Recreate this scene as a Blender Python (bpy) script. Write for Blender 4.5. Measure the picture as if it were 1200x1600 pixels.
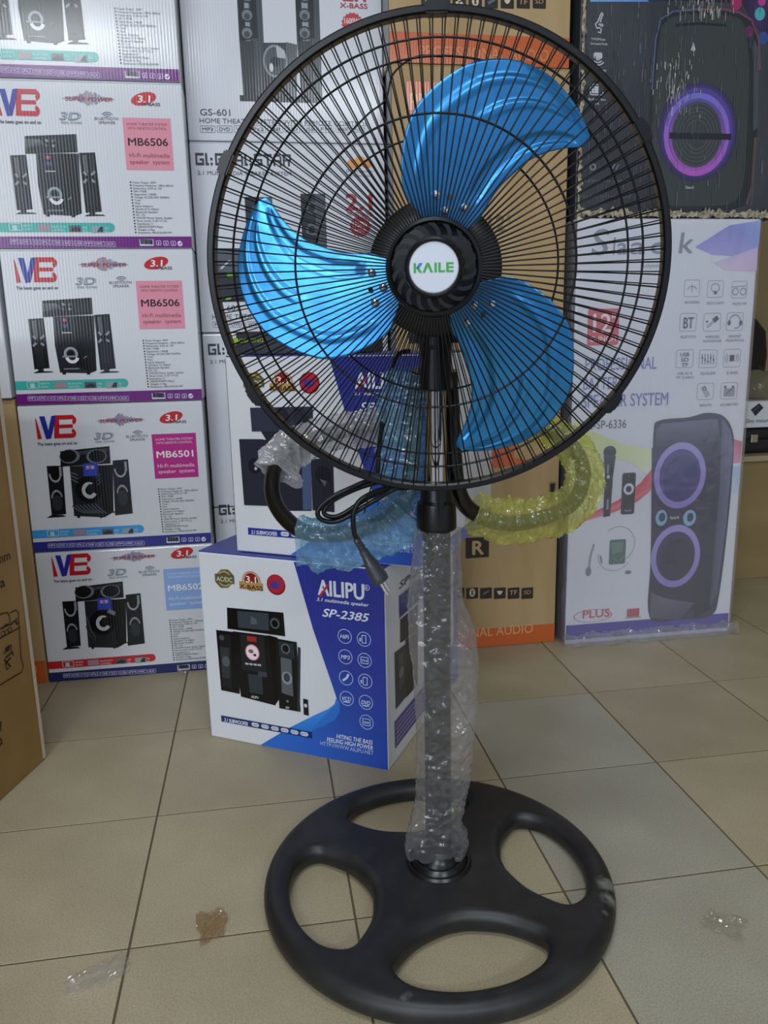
import bpy, bmesh, math, random
import numpy as np
from mathutils import Vector, Matrix, noise

for o in list(bpy.data.objects):
    bpy.data.objects.remove(o)
scene = bpy.context.scene
COL = scene.collection
rnd = random.Random(7)

# ------------------------------------------------------------------ camera
FPX = 1219.99
CAM = Vector((0.2080, -0.9262, 0.7722))
_p, _r, _y = 0.2138, -0.0207, 0.1535
FWD = Vector((math.sin(_y) * math.cos(_p), math.cos(_y) * math.cos(_p), -math.sin(_p)))
_r0 = Vector((math.cos(_y), -math.sin(_y), 0)); _u0 = _r0.cross(FWD)
RGT = _r0 * math.cos(_r) + _u0 * math.sin(_r)
UPV = -_r0 * math.sin(_r) + _u0 * math.cos(_r)
cam = bpy.data.cameras.new('camera')
cam.sensor_fit = 'HORIZONTAL'; cam.sensor_width = 36.0; cam.lens = 36.0 * FPX / 1200.0
cam.clip_start = 0.02
camo = bpy.data.objects.new('camera', cam); COL.objects.link(camo)
camo.matrix_world = Matrix(((RGT.x, UPV.x, -FWD.x, CAM.x), (RGT.y, UPV.y, -FWD.y, CAM.y), (RGT.z, UPV.z, -FWD.z, CAM.z), (0, 0, 0, 1)))
scene.camera = camo

# ------------------------------------------------------------------ light
scene.view_settings.view_transform = 'Standard'
scene.view_settings.look = 'None'
scene.view_settings.gamma = 1.0
scene.view_settings.use_curve_mapping = False
scene.view_settings.exposure = 0.0
world = bpy.data.worlds.new('world'); scene.world = world; world.use_nodes = True
wb = world.node_tree.nodes['Background']
wb.inputs['Color'].default_value = (0.72, 0.82, 1.0, 1); wb.inputs['Strength'].default_value = 0.55

def area(name, loc, size, power, rot=(0, 0, 0), col=(0.90, 0.955, 1.0)):
    l = bpy.data.lights.new(name, 'AREA'); l.shape = 'RECTANGLE'; l.size, l.size_y = size
    l.energy = power; l.color = col
    o = bpy.data.objects.new(name, l); COL.objects.link(o); o.location = loc; o.rotation_euler = rot
    return o
# ceiling tube lights of the shop, most of them behind the photographer
area('ceiling_tube_light_a', (-0.95, -3.1, 2.74), (1.2, 0.3), 62)
area('ceiling_tube_light_b', (1.20, -4.1, 2.74), (1.2, 0.3), 62)
area('ceiling_tube_light_c', (0.05, -0.9, 2.74), (1.2, 0.3), 22)

# daylight from the open shop front, behind and to the left of the photographer
area('shop_front_daylight', (-2.6, -4.6, 1.7), (2.2, 2.2), 65, (math.radians(82), 0, math.radians(-32)), (0.85, 0.93, 1.0))

# ------------------------------------------------------------------ helpers
def lin(c):
    return c / 12.92 if c <= 0.04045 else ((c + 0.055) / 1.055) ** 2.4
def hx(s):
    s = s.lstrip('#')
    return tuple(lin(int(s[i:i + 2], 16) / 255) for i in (0, 2, 4))
def mat(name, col, rough=0.5, metal=0.0, spec=0.5, coat=0.0):
    m = bpy.data.materials.new(name); m.use_nodes = True
    b = m.node_tree.nodes['Principled BSDF']
    b.inputs['Base Color'].default_value = (*col, 1); b.inputs['Roughness'].default_value = rough
    b.inputs['Metallic'].default_value = metal; b.inputs['Specular IOR Level'].default_value = spec
    b.inputs['Coat Weight'].default_value = coat
    return m
def N(m, t, **kw):
    n = m.node_tree.nodes.new(t)
    for k, v in kw.items():
        if k in n.inputs.keys() if hasattr(n.inputs, 'keys') else False: n.inputs[k].default_value = v
        else: setattr(n, k, v)
    return n
def L(m, a, b): m.node_tree.links.new(a, b)
def bsdf(m): return m.node_tree.nodes['Principled BSDF']

def mottle(m, c1, c2, scale=8, detail=4, coords='Object', stretch=None, lo=0.35, hi=0.65):
    """blend two colours by noise"""
    tc = N(m, 'ShaderNodeTexCoord'); src = tc.outputs[coords]
    if stretch:
        mp = N(m, 'ShaderNodeMapping'); mp.inputs['Scale'].default_value = stretch; L(m, src, mp.inputs['Vector']); src = mp.outputs['Vector']
    nz = N(m, 'ShaderNodeTexNoise'); nz.inputs['Scale'].default_value = scale; nz.inputs['Detail'].default_value = detail
    L(m, src, nz.inputs['Vector'])
    rp = N(m, 'ShaderNodeValToRGB'); rp.color_ramp.elements[0].position = lo; rp.color_ramp.elements[1].position = hi
    rp.color_ramp.elements[0].color = (*c1, 1); rp.color_ramp.elements[1].color = (*c2, 1)
    L(m, nz.outputs['Fac'], rp.inputs['Fac']); L(m, rp.outputs['Color'], bsdf(m).inputs['Base Color'])
    return nz
def bump_from(m, sock, strength, dist=0.001):
    b = N(m, 'ShaderNodeBump'); b.inputs['Strength'].default_value = strength; b.inputs['Distance'].default_value = dist
    L(m, sock, b.inputs['Height']); L(m, b.outputs['Normal'], bsdf(m).inputs['Normal'])
def rib_bump(m, strength=0.12, period=0.0065):
    """faint vertical corrugation that telegraphs through printed board"""
    tc = N(m, 'ShaderNodeTexCoord'); w = N(m, 'ShaderNodeTexWave')
    w.wave_type = 'BANDS'; w.bands_direction = 'X'; w.wave_profile = 'SIN'
    w.inputs['Scale'].default_value = 0.314 / period; w.inputs['Distortion'].default_value = 0.3
    L(m, tc.outputs['Object'], w.inputs['Vector'])
    nz = N(m, 'ShaderNodeTexNoise'); nz.inputs['Scale'].default_value = 9
    L(m, tc.outputs['Object'], nz.inputs['Vector'])
    ad = N(m, 'ShaderNodeMath', operation='MULTIPLY_ADD'); L(m, nz.outputs['Fac'], ad.inputs[0]); ad.inputs[1].default_value = 2.5
    L(m, w.outputs['Fac'], ad.inputs[2])
    bump_from(m, ad.outputs[0], strength, 0.0012)

def link(name, me, parent=None, mats=(), smooth=False):
    for m in mats: me.materials.append(m)
    if smooth:
        for p in me.polygons: p.use_smooth = True
        me.set_sharp_from_angle(angle=math.radians(38))
    o = bpy.data.objects.new(name, me); COL.objects.link(o)
    if parent: o.parent = parent
    return o
def from_bm(name, bm, parent, m, smooth=False):
    me = bpy.data.meshes.new(name); bm.normal_update(); bm.to_mesh(me); bm.free()
    return link(name, me, parent, [m], smooth)
def thing(name, label, cat, loc=(0, 0, 0), rz=0.0, group=None):
    o = bpy.data.objects.new(name, None); COL.objects.link(o); o.empty_display_size = 0.05
    o.location = loc; o.rotation_euler = (0, 0, rz)
    tag(o, label, cat, group); return o
def tag(o, label, cat=None, group=None):
    o['label'] = label
    if cat: o['category'] = cat
    if group: o['group'] = group
    return o
def structure(o): o['kind'] = 'structure'; return o

def add_box(bm, x0, x1, y0, y1, z0, z1):
    v = [bm.verts.new(p) for p in ((x0, y0, z0), (x1, y0, z0), (x1, y1, z0), (x0, y1, z0), (x0, y0, z1), (x1, y0, z1), (x1, y1, z1), (x0, y1, z1))]
    for f in ((3, 2, 1, 0), (4, 5, 6, 7), (0, 1, 5, 4), (1, 2, 6, 5), (2, 3, 7, 6), (3, 0, 4, 7)):
        bm.faces.new([v[i] for i in f])
    return v
def box_mesh(name, dims, parent, m, bev=0.002, seg=2):
    bm = bmesh.new(); add_box(bm, *dims)
    if bev: bmesh.ops.bevel(bm, geom=bm.edges[:], offset=bev, segments=seg, affect='EDGES', profile=0.5)
    return from_bm(name, bm, parent, m)
def add_lathe(bm, prof, seg=48, M=None, close=True):
    """prof: list of (r,z) ; revolve about z"""
    M = M or Matrix.Identity(4); rings = []
    for r, z in prof:
        if r < 1e-6: rings.append([bm.verts.new(M @ Vector((0, 0, z)))])
        else: rings.append([bm.verts.new(M @ Vector((r * math.cos(2 * math.pi * i / seg), r * math.sin(2 * math.pi * i / seg), z))) for i in range(seg)])
    for a, b in zip(rings, rings[1:]):
        for i in range(seg):
            j = (i + 1) % seg
            q = [a[i % len(a)], a[j % len(a)], b[j % len(b)], b[i % len(b)]]
            u = []
            for k in q:
                if k not in u: u.append(k)
            if len(u) > 2: bm.faces.new(u)
def catmull(pts, n=8, closed=False):
    P = [Vector(p) for p in pts]; out = []; m = len(P)
    rng = range(m) if closed else range(m - 1)
    for i in rng:
        if closed: p0, p1, p2, p3 = P[i - 1], P[i], P[(i + 1) % m], P[(i + 2) % m]
        else: p0, p1, p2, p3 = P[max(i - 1, 0)], P[i], P[i + 1], P[min(i + 2, m - 1)]
        for k in range(n):
            t = k / n
            out.append(0.5 * ((2 * p1) + (p2 - p0) * t + (2 * p0 - 5 * p1 + 4 * p2 - p3) * t * t + (3 * p1 - p0 - 3 * p2 + p3) * t ** 3))
    if not closed: out.append(P[-1].copy())
    return out
def frames(path, closed=False):
    fr = []; up = None
    n = len(path)
    for i in range(n):
        a = path[i - 1] if (i > 0 or closed) else path[0]; b = path[(i + 1) % n] if (i < n - 1 or closed) else path[-1]
        t = (b - a).normalized()
        if up is None:
            up = Vector((0, 0, 1)) if abs(t.z) < 0.9 else Vector((0, -1, 0))
        s = t.cross(up).normalized(); up = s.cross(t).normalized()
        fr.append((t, s, up))
    return fr
def add_tube(bm, path, r, seg=10, closed=False, caps=True, M=None):
    path = [Vector(p) for p in path]; fr = frames(path, closed); rings = []
    for i, (c, (t, s, u)) in enumerate(zip(path, fr)):
        rr = r[i] if hasattr(r, '__len__') else r
        ring = []
        for k in range(seg):
            a = 2 * math.pi * k / seg
            p = c + (s * math.cos(a) + u * math.sin(a)) * rr
            ring.append(bm.verts.new(M @ p if M else p))
        rings.append(ring)
    n = len(rings)
    for i in range(n if closed else n - 1):
        A, B = rings[i], rings[(i + 1) % n]
        for k in range(seg):
            bm.faces.new((A[k], B[k], B[(k + 1) % seg], A[(k + 1) % seg]))
    if caps and not closed:
        bm.faces.new(rings[0]); bm.faces.new(rings[-1][::-1])

def ray(x, y):
    return FWD + RGT * ((x - 600) / FPX) + UPV * ((800 - y) / FPX)

# ------------------------------------------------------------------ materials
M_ink = mat('printed_ink', (1, 1, 1), 0.17)
_a = N(M_ink, 'ShaderNodeAttribute', attribute_name='ink'); L(M_ink, _a.outputs['Color'], bsdf(M_ink).inputs['Base Color'])
rib_bump(M_ink, 0.07)
M_white = mat('white_printed_board', hx('dadde4'), 0.15); rib_bump(M_white, 0.08)
M_kraft = mat('brown_kraft_board', hx('b29565'), 0.62); mottle(M_kraft, hx('a98e60'), hx('b79c70'), 14, 6, stretch=(1, 1, 0.2))
M_kraftd = mat('dark_kraft_board', hx('a3793c'), 0.6); mottle(M_kraftd, hx('8a6936'), hx('987642'), 9, 5)
M_blackb = mat('scuffed_black_board', hx('2c2f38'), 0.42)
M_blue = mat('blue_board', hx('3a4596'), 0.4)
M_edge = mat('raw_cardboard_edge', hx('8d7753'), 0.8)
M_tape = mat('clear_packing_tape', hx('b9a477'), 0.2)
M_blk = mat('black_plastic', hx('0e0f11'), 0.28, 0, 0.4)
M_blkm = mat('black_matt_plastic', hx('1b1d22'), 0.48)
M_wire = mat('black_coated_wire', hx('08080a'), 0.4, 0, 0.3)
M_tube = mat('black_painted_tube', hx('100f0e'), 0.22)
M_chrome = mat('chrome', (0.62, 0.58, 0.54), 0.08, 1.0)
M_steel = mat('bright_steel', (0.75, 0.75, 0.76), 0.2, 1.0)
M_emb = mat('white_emblem', hx('cdd2de'), 0.35)

# base plastic with dusty scuffs
M_base = mat('dusty_black_base', hx('1d1f25'), 0.45)
_n = mottle(M_base, hx('1c1c1e'), hx('2a2a2b'), 30, 6, lo=0.45, hi=0.8)
_f = N(M_base, 'ShaderNodeTexNoise'); _f.inputs['Scale'].default_value = 900
bump_from(M_base, _f.outputs['Fac'], 0.12, 0.0006)

# anodised blue blade film
M_blade = mat('blue_metallic_film', hx('2b86c8'), 0.30, 0.78, 0.5)
mottle(M_blade, hx('3b92d8'), hx('459cdf'), 5, 2)

def film(name, tint, opacity, rough=0.12, crinkle=50, bstr=0.5, body=None, gloss=1.0, thru=0.5):
    """thin crumpled plastic: see-through, slightly milky, with sharp reflections off its creases"""
    m = bpy.data.materials.new(name); m.use_nodes = True
    nt = m.node_tree; b = bsdf(m); out = nt.nodes['Material Output']
    b.inputs['Base Color'].default_value = (*(body or tint), 1); b.inputs['Roughness'].default_value = 0.6; b.inputs['Specular IOR Level'].default_value = 0.0
    tr = N(m, 'ShaderNodeBsdfTransparent'); tr.inputs['Color'].default_value = (*[0.45 + 0.55 * c for c in tint], 1)
    tl = N(m, 'ShaderNodeBsdfTranslucent'); tl.inputs['Color'].default_value = (*(body or tint), 1)
    tc = N(m, 'ShaderNodeTexCoord')
    nz = N(m, 'ShaderNodeTexNoise'); nz.inputs['Scale'].default_value = crinkle; nz.inputs['Detail'].default_value = 2.0; nz.inputs['Distortion'].default_value = 1.2
    nz.noise_type = 'RIDGED_MULTIFRACTAL'; nz.inputs['Gain'].default_value = 1.6
    L(m, tc.outputs['Object'], nz.inputs['Vector'])
    bp = N(m, 'ShaderNodeBump'); bp.inputs['Strength'].default_value = bstr; bp.inputs['Distance'].default_value = 0.004; L(m, nz.outputs['Fac'], bp.inputs['Height'])
    lw = N(m, 'ShaderNodeLayerWeight'); lw.inputs['Blend'].default_value = 0.12; L(m, bp.outputs['Normal'], lw.inputs['Normal'])
    ad = N(m, 'ShaderNodeMath', operation='MULTIPLY_ADD'); ad.use_clamp = True
    L(m, lw.outputs['Facing'], ad.inputs[0]); ad.inputs[1].default_value = 0.5; ad.inputs[2].default_value = opacity
    df = N(m, 'ShaderNodeMixShader'); df.inputs['Fac'].default_value = thru; L(m, b.outputs[0], df.inputs[1]); L(m, tl.outputs[0], df.inputs[2])
    mx = N(m, 'ShaderNodeMixShader'); L(m, ad.outputs[0], mx.inputs['Fac']); L(m, tr.outputs[0], mx.inputs[1]); L(m, df.outputs[0], mx.inputs[2])
    gl = N(m, 'ShaderNodeBsdfGlossy'); gl.inputs['Roughness'].default_value = rough; L(m, bp.outputs['Normal'], gl.inputs['Normal'])
    fr = N(m, 'ShaderNodeFresnel'); L(m, bp.outputs['Normal'], fr.inputs['Normal'])
    ge = N(m, 'ShaderNodeNewGeometry'); io = N(m, 'ShaderNodeMapRange'); io.inputs['To Min'].default_value = 1.5; io.inputs['To Max'].default_value = 1 / 1.5
    L(m, ge.outputs['Backfacing'], io.inputs['Value']); L(m, io.outputs['Result'], fr.inputs['IOR'])
    fm = N(m, 'ShaderNodeMath', operation='MULTIPLY'); fm.use_clamp = True; L(m, fr.outputs[0], fm.inputs[0]); fm.inputs[1].default_value = 1.7 * gloss
    m2 = N(m, 'ShaderNodeMixShader'); L(m, fm.outputs[0], m2.inputs['Fac']); L(m, mx.outputs[0], m2.inputs[1]); L(m, gl.outputs[0], m2.inputs[2]); L(m, m2.outputs[0], out.inputs['Surface'])
    return m
M_clear = film('clear_plastic_film', (0.98, 0.98, 0.99), 0.22, body=(0.92, 0.93, 0.96), thru=0.85)
M_bluef = film('blue_plastic_film', (0.40, 0.72, 0.92), 0.34, body=(0.36, 0.70, 0.92))
M_yelf = film('yellow_green_plastic_film', (0.92, 0.92, 0.36), 0.30, body=(0.86, 0.88, 0.26))
M_whitef = film('milky_plastic_film', (0.95, 0.95, 0.97), 0.42, body=(0.88, 0.88, 0.9))
M_wrap = film('clear_stretch_wrap', (0.97, 0.97, 1.0), 0.11, 0.12, crinkle=16, bstr=0.5, body=(0.86, 0.86, 0.93), thru=0.2)
M_tapebit = film('brown_tape_film', (0.62, 0.45, 0.22), 0.25)

# ------------------------------------------------------------------ flat print on box faces
_txt = {}
def text_geo(s, bold=0.0, shear=0.0):
    k = (s, bold, shear)
    if k in _txt: return _txt[k]
    c = bpy.data.curves.new('txt', 'FONT'); c.body = s; c.size = 1; c.shear = shear
    c.resolution_u = 3; c.fill_mode = 'BOTH'
    o = bpy.data.objects.new('txt', c); COL.objects.link(o)
    dg = bpy.context.evaluated_depsgraph_get(); me = o.evaluated_get(dg).to_mesh()
    V = [(v.co.x, v.co.y) for v in me.vertices]; F = [tuple(p.vertices) for p in me.polygons]
    o.evaluated_get(dg).to_mesh_clear(); bpy.data.objects.remove(o); bpy.data.curves.remove(c)
    if V:
        x0 = min(v[0] for v in V); x1 = max(v[0] for v in V)
    else: x0, x1 = 0, 1
    capH = 0.73
    V = [((v[0] - x0) / (x1 - x0), v[1] / capH) for v in V]
    _txt[k] = (V, F, (x1 - x0) / capH); return _txt[k]

class Face:
    """one flat face of a box: u to the right, v up, metres"""
    def __init__(s, root, o, U, V, Nn):
        s.root, s.o, s.U, s.V, s.N = root, Vector(o), Vector(U), Vector(V), Vector(Nn)
        M = Matrix.Translation(root.location) @ Matrix.Rotation(root.rotation_euler.z, 4, 'Z')
        s.wo = M @ s.o; R = M.to_3x3(); s.wU, s.wV, s.wN = R @ s.U, R @ s.V, R @ s.N
    def m(s, x, y):
        d = ray(x, y); t = (s.wo - CAM).dot(s.wN) / d.dot(s.wN); q = CAM + d * t - s.wo
        return q.dot(s.wU), q.dot(s.wV)
class Print:
    def __init__(s, face, mapf=None, off=(0, 0)):
        s.f = face; s.mf = mapf or face; s.V, s.F, s.C = [], [], []; s.off = off
    def m(s, x, y):
        u, v = s.mf.m(x, y); return u + s.off[0], v + s.off[1]
    def raw(s, uv, faces, cols, Lr):
        s.k = getattr(s, 'k', 0) + 1; b = len(s.V); z = 0.0005 + 0.00022 * Lr + 1.6e-6 * (s.k % 120)
        for u, v in uv: s.V.append(s.f.o + s.f.U * u + s.f.V * v + s.f.N * z)
        for f in faces:
            s.F.append(tuple(b + i for i in f)); s.C.append([cols[i] if isinstance(cols, list) else cols for i in f])
    def puv(s, uv, col, Lr=1):
        c = [hx(k) for k in col] if isinstance(col, (list, tuple)) else hx(col)
        s.raw(uv, [tuple(range(len(uv)))], c, Lr)
    def poly(s, pts, col, Lr=1): s.puv([s.m(*p) for p in pts], col, Lr)
    def smooth(s, pts, col, Lr=1, n=5):
        s.poly([(p.x, p.y) for p in catmull([(x, y, 0) for x, y in pts], n, True)], col, Lr)
    def rect(s, x0, y0, x1, y1, col, Lr=1, rd=0):
        u0, v0 = s.m(x0, y1); u1, v1 = s.m(x1, y0); s.ruv(u0, v0, u1, v1, col, Lr, rd)
    def ruv(s, u0, v0, u1, v1, col, Lr=1, rd=0):
        if rd:
            r = min(rd * 0.0014, abs(u1 - u0) / 2, abs(v1 - v0) / 2); pts = []
            for cx, cy, a0 in ((u1 - r, v1 - r, 0), (u0 + r, v1 - r, 90), (u0 + r, v0 + r, 180), (u1 - r, v0 + r, 270)):
                for k in range(5):
                    a = math.radians(a0 + 22.5 * k); pts.append((cx + r * math.cos(a), cy + r * math.sin(a)))
            s.puv(pts, col, Lr)
        else: s.puv([(u0, v0), (u1, v0), (u1, v1), (u0, v1)], col, Lr)
    def frame(s, x0, y0, x1, y1, w, col, Lr=1, rd=4):
        # outline of a rounded square
        u0, v0 = s.m(x0, y1); u1, v1 = s.m(x1, y0); w *= 0.0014; r = rd * 0.0014; O, I = [], []
        for cx, cy, a0 in ((u1 - r, v1 - r, 0), (u0 + r, v1 - r, 90), (u0 + r, v0 + r, 180), (u1 - r, v0 + r, 270)):
            for k in range(5):
                a = math.radians(a0 + 22.5 * k)
                O.append((cx + r * math.cos(a), cy + r * math.sin(a))); I.append((cx + (r - w) * math.cos(a), cy + (r - w) * math.sin(a)))
        n = len(O); s.raw(O + I, [(i, (i + 1) % n, n + (i + 1) % n, n + i) for i in range(n)], hx(col), Lr)
    def ell(s, cx, cy, rx, ry, col, Lr=1, tilt=0, n=28):
        u, v = s.m(cx, cy); ru = s.m(cx + rx, cy)[0] - u; rv = s.m(cx, cy - ry)[1] - v; t = math.radians(tilt); pts = []
        for k in range(n):
            a = 2 * math.pi * k / n; x, y = ru * math.cos(a), rv * math.sin(a)
            pts.append((u + x * math.cos(t) - y * math.sin(t), v + x * math.sin(t) + y * math.cos(t)))
        s.puv(pts, col, Lr)
    def ring(s, cx, cy, rx, ry, w, col, Lr=1, a0=0, a1=360, n=36, col2=None):
        u, v = s.m(cx, cy); ru = s.m(cx + rx, cy)[0] - u; rv = s.m(cx, cy - ry)[1] - v; k1 = 1 - w / rx
        O, I, C = [], [], []
        ca, cb = hx(col), hx(col2 or col)
        for k in range(n + 1):
            f = k / n; a = math.radians(a0 + (a1 - a0) * f); x, y = math.cos(a), math.sin(a)
            O.append((u + ru * x, v + rv * y)); I.append((u + ru * k1 * x, v + rv * k1 * y))
            g = 0.5 - 0.5 * math.sin(a); C.append(tuple(p * (1 - g) + q * g for p, q in zip(ca, cb)))
        s.raw(O + I, [(i, i + 1, n + 2 + i, n + 1 + i) for i in range(n)], C + C, Lr)
    def line(s, pts, w, col, Lr=1):
        q = [Vector((*s.m(*p), 0)) for p in pts]; w *= 0.0007; A, B = [], []
        for i, p in enumerate(q):
            t = (q[min(i + 1, len(q) - 1)] - q[max(i - 1, 0)]); t = t.normalized() if t.length > 0 else Vector((1, 0, 0))
            nn = Vector((-t.y, t.x, 0)) * w; A.append((p.x + nn.x, p.y + nn.y)); B.append((p.x - nn.x, p.y - nn.y))
        n = len(q); s.raw(A + B, [(i, i + 1, n + i + 1, n + i) for i in range(n - 1)], hx(col), Lr)
    def text(s, t, x0, y0, x1, h, col, bold=0.0, shear=0.0, Lr=3, y1=None):
        """baseline runs from pixel (x0,y0) to (x1,y1), cap height h pixels"""
        V, F, asp = text_geo(t, bold, shear)
        u0, v0 = s.m(x0, y0); u1, va = s.m(x1, y0 if y1 is None else y1)
        vb = v0 if y1 is None else (v0 + va) / 2
        hh = s.m(x0, y0 - h)[1] - v0
        e = max(0.0, bold) * abs(hh) * 1.1      # heavier weights are struck again with a slight shift
        st = [(0, 0)] if e <= 0 else [(-e, 0), (e, 0), (0, e * 0.7), (0, -e * 0.7)]
        for k, (du, dv) in enumerate(st):
            s.raw([(u0 + e + (u1 - u0 - 2 * e) * a + du, vb + hh * b + dv) for a, b in V], F, hx(col), Lr + 0.06 * k)
    def build(s, name, label=None):
        me = bpy.data.meshes.new(name); me.from_pydata([tuple(v) for v in s.V], [], s.F)
        ca = me.color_attributes.new('ink', 'FLOAT_COLOR', 'CORNER')
        d = [x for f in s.C for c in f for x in (*c, 1.0)]
        ca.data.foreach_set('color', d)
        # every piece of print faces outwards
        nrm = s.f.N; me.update()
        flip = [p.index for p in me.polygons if p.normal.dot(nrm) < 0]
        if flip:
            bm = bmesh.new(); bm.from_mesh(me); bm.faces.ensure_lookup_table()
            bmesh.ops.reverse_faces(bm, faces=[bm.faces[i] for i in flip]); bm.to_mesh(me); bm.free()
        o = link(name, me, s.f.root, [M_ink])
        if label: o['label'] = label
        return o

def carton(name, label, x0, y0, z0, w, d, h, rz, m, group=None, cat='box', mtop=None, tape=True, flap=True):
    """a closed carton whose front-bottom-left corner stands at x0,y0,z0; front face looks along -y when rz = 0"""
    c, s = math.cos(rz), math.sin(rz)
    root = thing(name, label, cat, (x0 + c * w / 2 - s * d / 2, y0 + s * w / 2 + c * d / 2, z0), rz, group)
    t = 0.0022 if flap else 0.0
    bm = bmesh.new(); add_box(bm, -w / 2, w / 2, -d / 2, d / 2, 0, h - t)
    bmesh.ops.bevel(bm, geom=bm.edges[:], offset=0.0025, segments=2, affect='EDGES', profile=0.5)
    from_bm('carton_body', bm, root, m)
    if flap:
        for k in (0, 1):
            bm = bmesh.new()
            if k == 0: add_box(bm, -w / 2 + 0.001, w / 2 - 0.001, -d / 2 + 0.001, -0.0015, h - t, h - 0.0002)
            else: add_box(bm, -w / 2 + 0.001, w / 2 - 0.001, 0.0015, d / 2 - 0.001, h - t, h - 0.0002)
            from_bm('top_flap', bm, root, mtop or m)
        if tape:
            bm = bmesh.new(); add_box(bm, -w / 2 + 0.002, w / 2 - 0.002, -0.022, 0.022, h - 0.0002, h)
            from_bm('sealing_tape', bm, root, M_tape)
    root['w'] = w; root['d'] = d; root['h'] = h
    return root
def front(root): return Face(root, (-root['w'] / 2, -root['d'] / 2, 0), (1, 0, 0), (0, 0, 1), (0, -1, 0))
def rside(root): return Face(root, (root['w'] / 2, -root['d'] / 2, 0), (0, 1, 0), (0, 0, 1), (1, 0, 0))
def lside(root): return Face(root, (-root['w'] / 2, root['d'] / 2, 0), (0, -1, 0), (0, 0, 1), (-1, 0, 0))

# ================================================================== the room
T = 0.3
bm = bmesh.new(); add_box(bm, -1.8, 3.0, -1.5, 2.1, -0.03, -0.0009)
M_grout = mat('dark_grout', hx('5a4f3c'), 0.9)
floor = structure(from_bm('floor', bm, None, M_grout))
def tile_mat(name, a, b):
    m = mat(name, a, 0.42); mottle(m, a, b, 7, 8, lo=0.3, hi=0.7)
    sp = N(m, 'ShaderNodeTexNoise'); sp.inputs['Scale'].default_value = 420; sp.inputs['Detail'].default_value = 2
    tc = N(m, 'ShaderNodeTexCoord'); L(m, tc.outputs['Object'], sp.inputs['Vector'])
    base = bsdf(m).inputs['Base Color'].links[0].from_socket
    rp = N(m, 'ShaderNodeValToRGB'); rp.color_ramp.elements[0].position = 0.35; rp.color_ramp.elements[1].position = 0.6
    rp.color_ramp.elements[0].color = (0.72, 0.70, 0.66, 1); rp.color_ramp.elements[1].color = (1, 1, 1, 1)
    L(m, sp.outputs['Fac'], rp.inputs['Fac'])
    mm = N(m, 'ShaderNodeMix', data_type='RGBA', blend_type='MULTIPLY'); mm.inputs['Factor'].default_value = 0.8
    L(m, base, mm.inputs[6]); L(m, rp.outputs['Color'], mm.inputs[7]); L(m, mm.outputs[2], bsdf(m).inputs['Base Color'])
    # dirt patches and each tile's own tone
    oi = N(m, 'ShaderNodeObjectInfo'); hs = N(m, 'ShaderNodeHueSaturation')
    mr = N(m, 'ShaderNodeMapRange'); mr.inputs['To Min'].default_value = 0.93; mr.inputs['To Max'].default_value = 1.05
    L(m, oi.outputs['Random'], mr.inputs['Value']); L(m, mr.outputs['Result'], hs.inputs['Value'])
    L(m, mm.outputs[2], hs.inputs['Color']); L(m, hs.outputs['Color'], bsdf(m).inputs['Base Color'])
    return m
M_tileb = tile_mat('beige_floor_tile', hx('a4997e'), hx('b1a68b'))
M_tileg = tile_mat('grey_floor_tile', hx('a29d8d'), hx('aeaa99'))
tmesh = {}
for key, m in (('b', M_tileb), ('g', M_tileg)):
    bm = bmesh.new(); e = 0.0016; add_box(bm, e, T - e, e, T - e, -0.0082, 0)
    top = [x for x in bm.edges if all(abs(v.co.z) < 1e-6 for v in x.verts)]
    bmesh.ops.bevel(bm, geom=top, offset=0.0003, segments=1, affect='EDGES')
    me = bpy.data.meshes.new('tile'); bm.to_mesh(me); bm.free(); me.materials.append(m); tmesh[key] = me
for i in range(-5, 9):
    for j in range(-4, 7):
        if i * T < -1.5 or (j < -1 and (i < -2 or i > 5)): continue
        o = bpy.data.objects.new('tile', tmesh['g' if i == 2 and j in (-1, 0, 1) else 'b']); COL.objects.link(o)
        o.parent = floor; o.location = (i * T, j * T, 0)

M_wall = mat('olive_beige_wall_paint', hx('a3916a'), 0.7); mottle(M_wall, hx('9c8a63'), hx('a99770'), 4, 4)
M_ceil = mat('ceiling_paint', hx('d8d8d4'), 0.8)
def wall(name, dims, m):
    return structure(box_mesh(name, dims, None, m, 0))
wall('wall_back', (-1.8, 3.0, 2.1, 2.2, 0, 2.9), M_wall)
wall('wall_left', (-1.9, -1.8, -1.5, 2.2, 0, 2.9), M_wall)
wall('wall_right', (3.0, 3.1, -1.5, 2.2, 0, 2.9), M_wall)
wall('ceiling', (-1.9, 3.1, -5.5, 2.2, 2.8, 2.9), M_ceil)

# ================================================================== stacked cartons
def bars(p, x0, y0, x1, y1, col, n=14, Lr=3):
    for i in range(n):
        a = x0 + (x1 - x0) * i / n; w = (x1 - x0) / n * rnd.choice((0.35, 0.5, 0.7)); p.rect(a, y0, a + w, y1, col, Lr)
def pills(p, words, x0, y0, x1, y1, col, tcol, Lr=2, solid=None, y0b=None, y1b=None):
    n = len(words); g = (x1 - x0) / n
    for i, w in enumerate(words):
        a = x0 + g * i
        if solid: p.rect(a, y0, a + g * 0.86, y1, solid, Lr, rd=2)
        else: p.frame(a, y0, a + g * 0.88, y1, 0.7, col, Lr, rd=1.2)
        h = (y1 - y0) * 0.55
        p.text(w, a + g * 0.12, y1 - (y1 - y0) * 0.24, a + g * 0.76, h, tcol, 0.012, Lr=Lr + 1)

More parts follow.
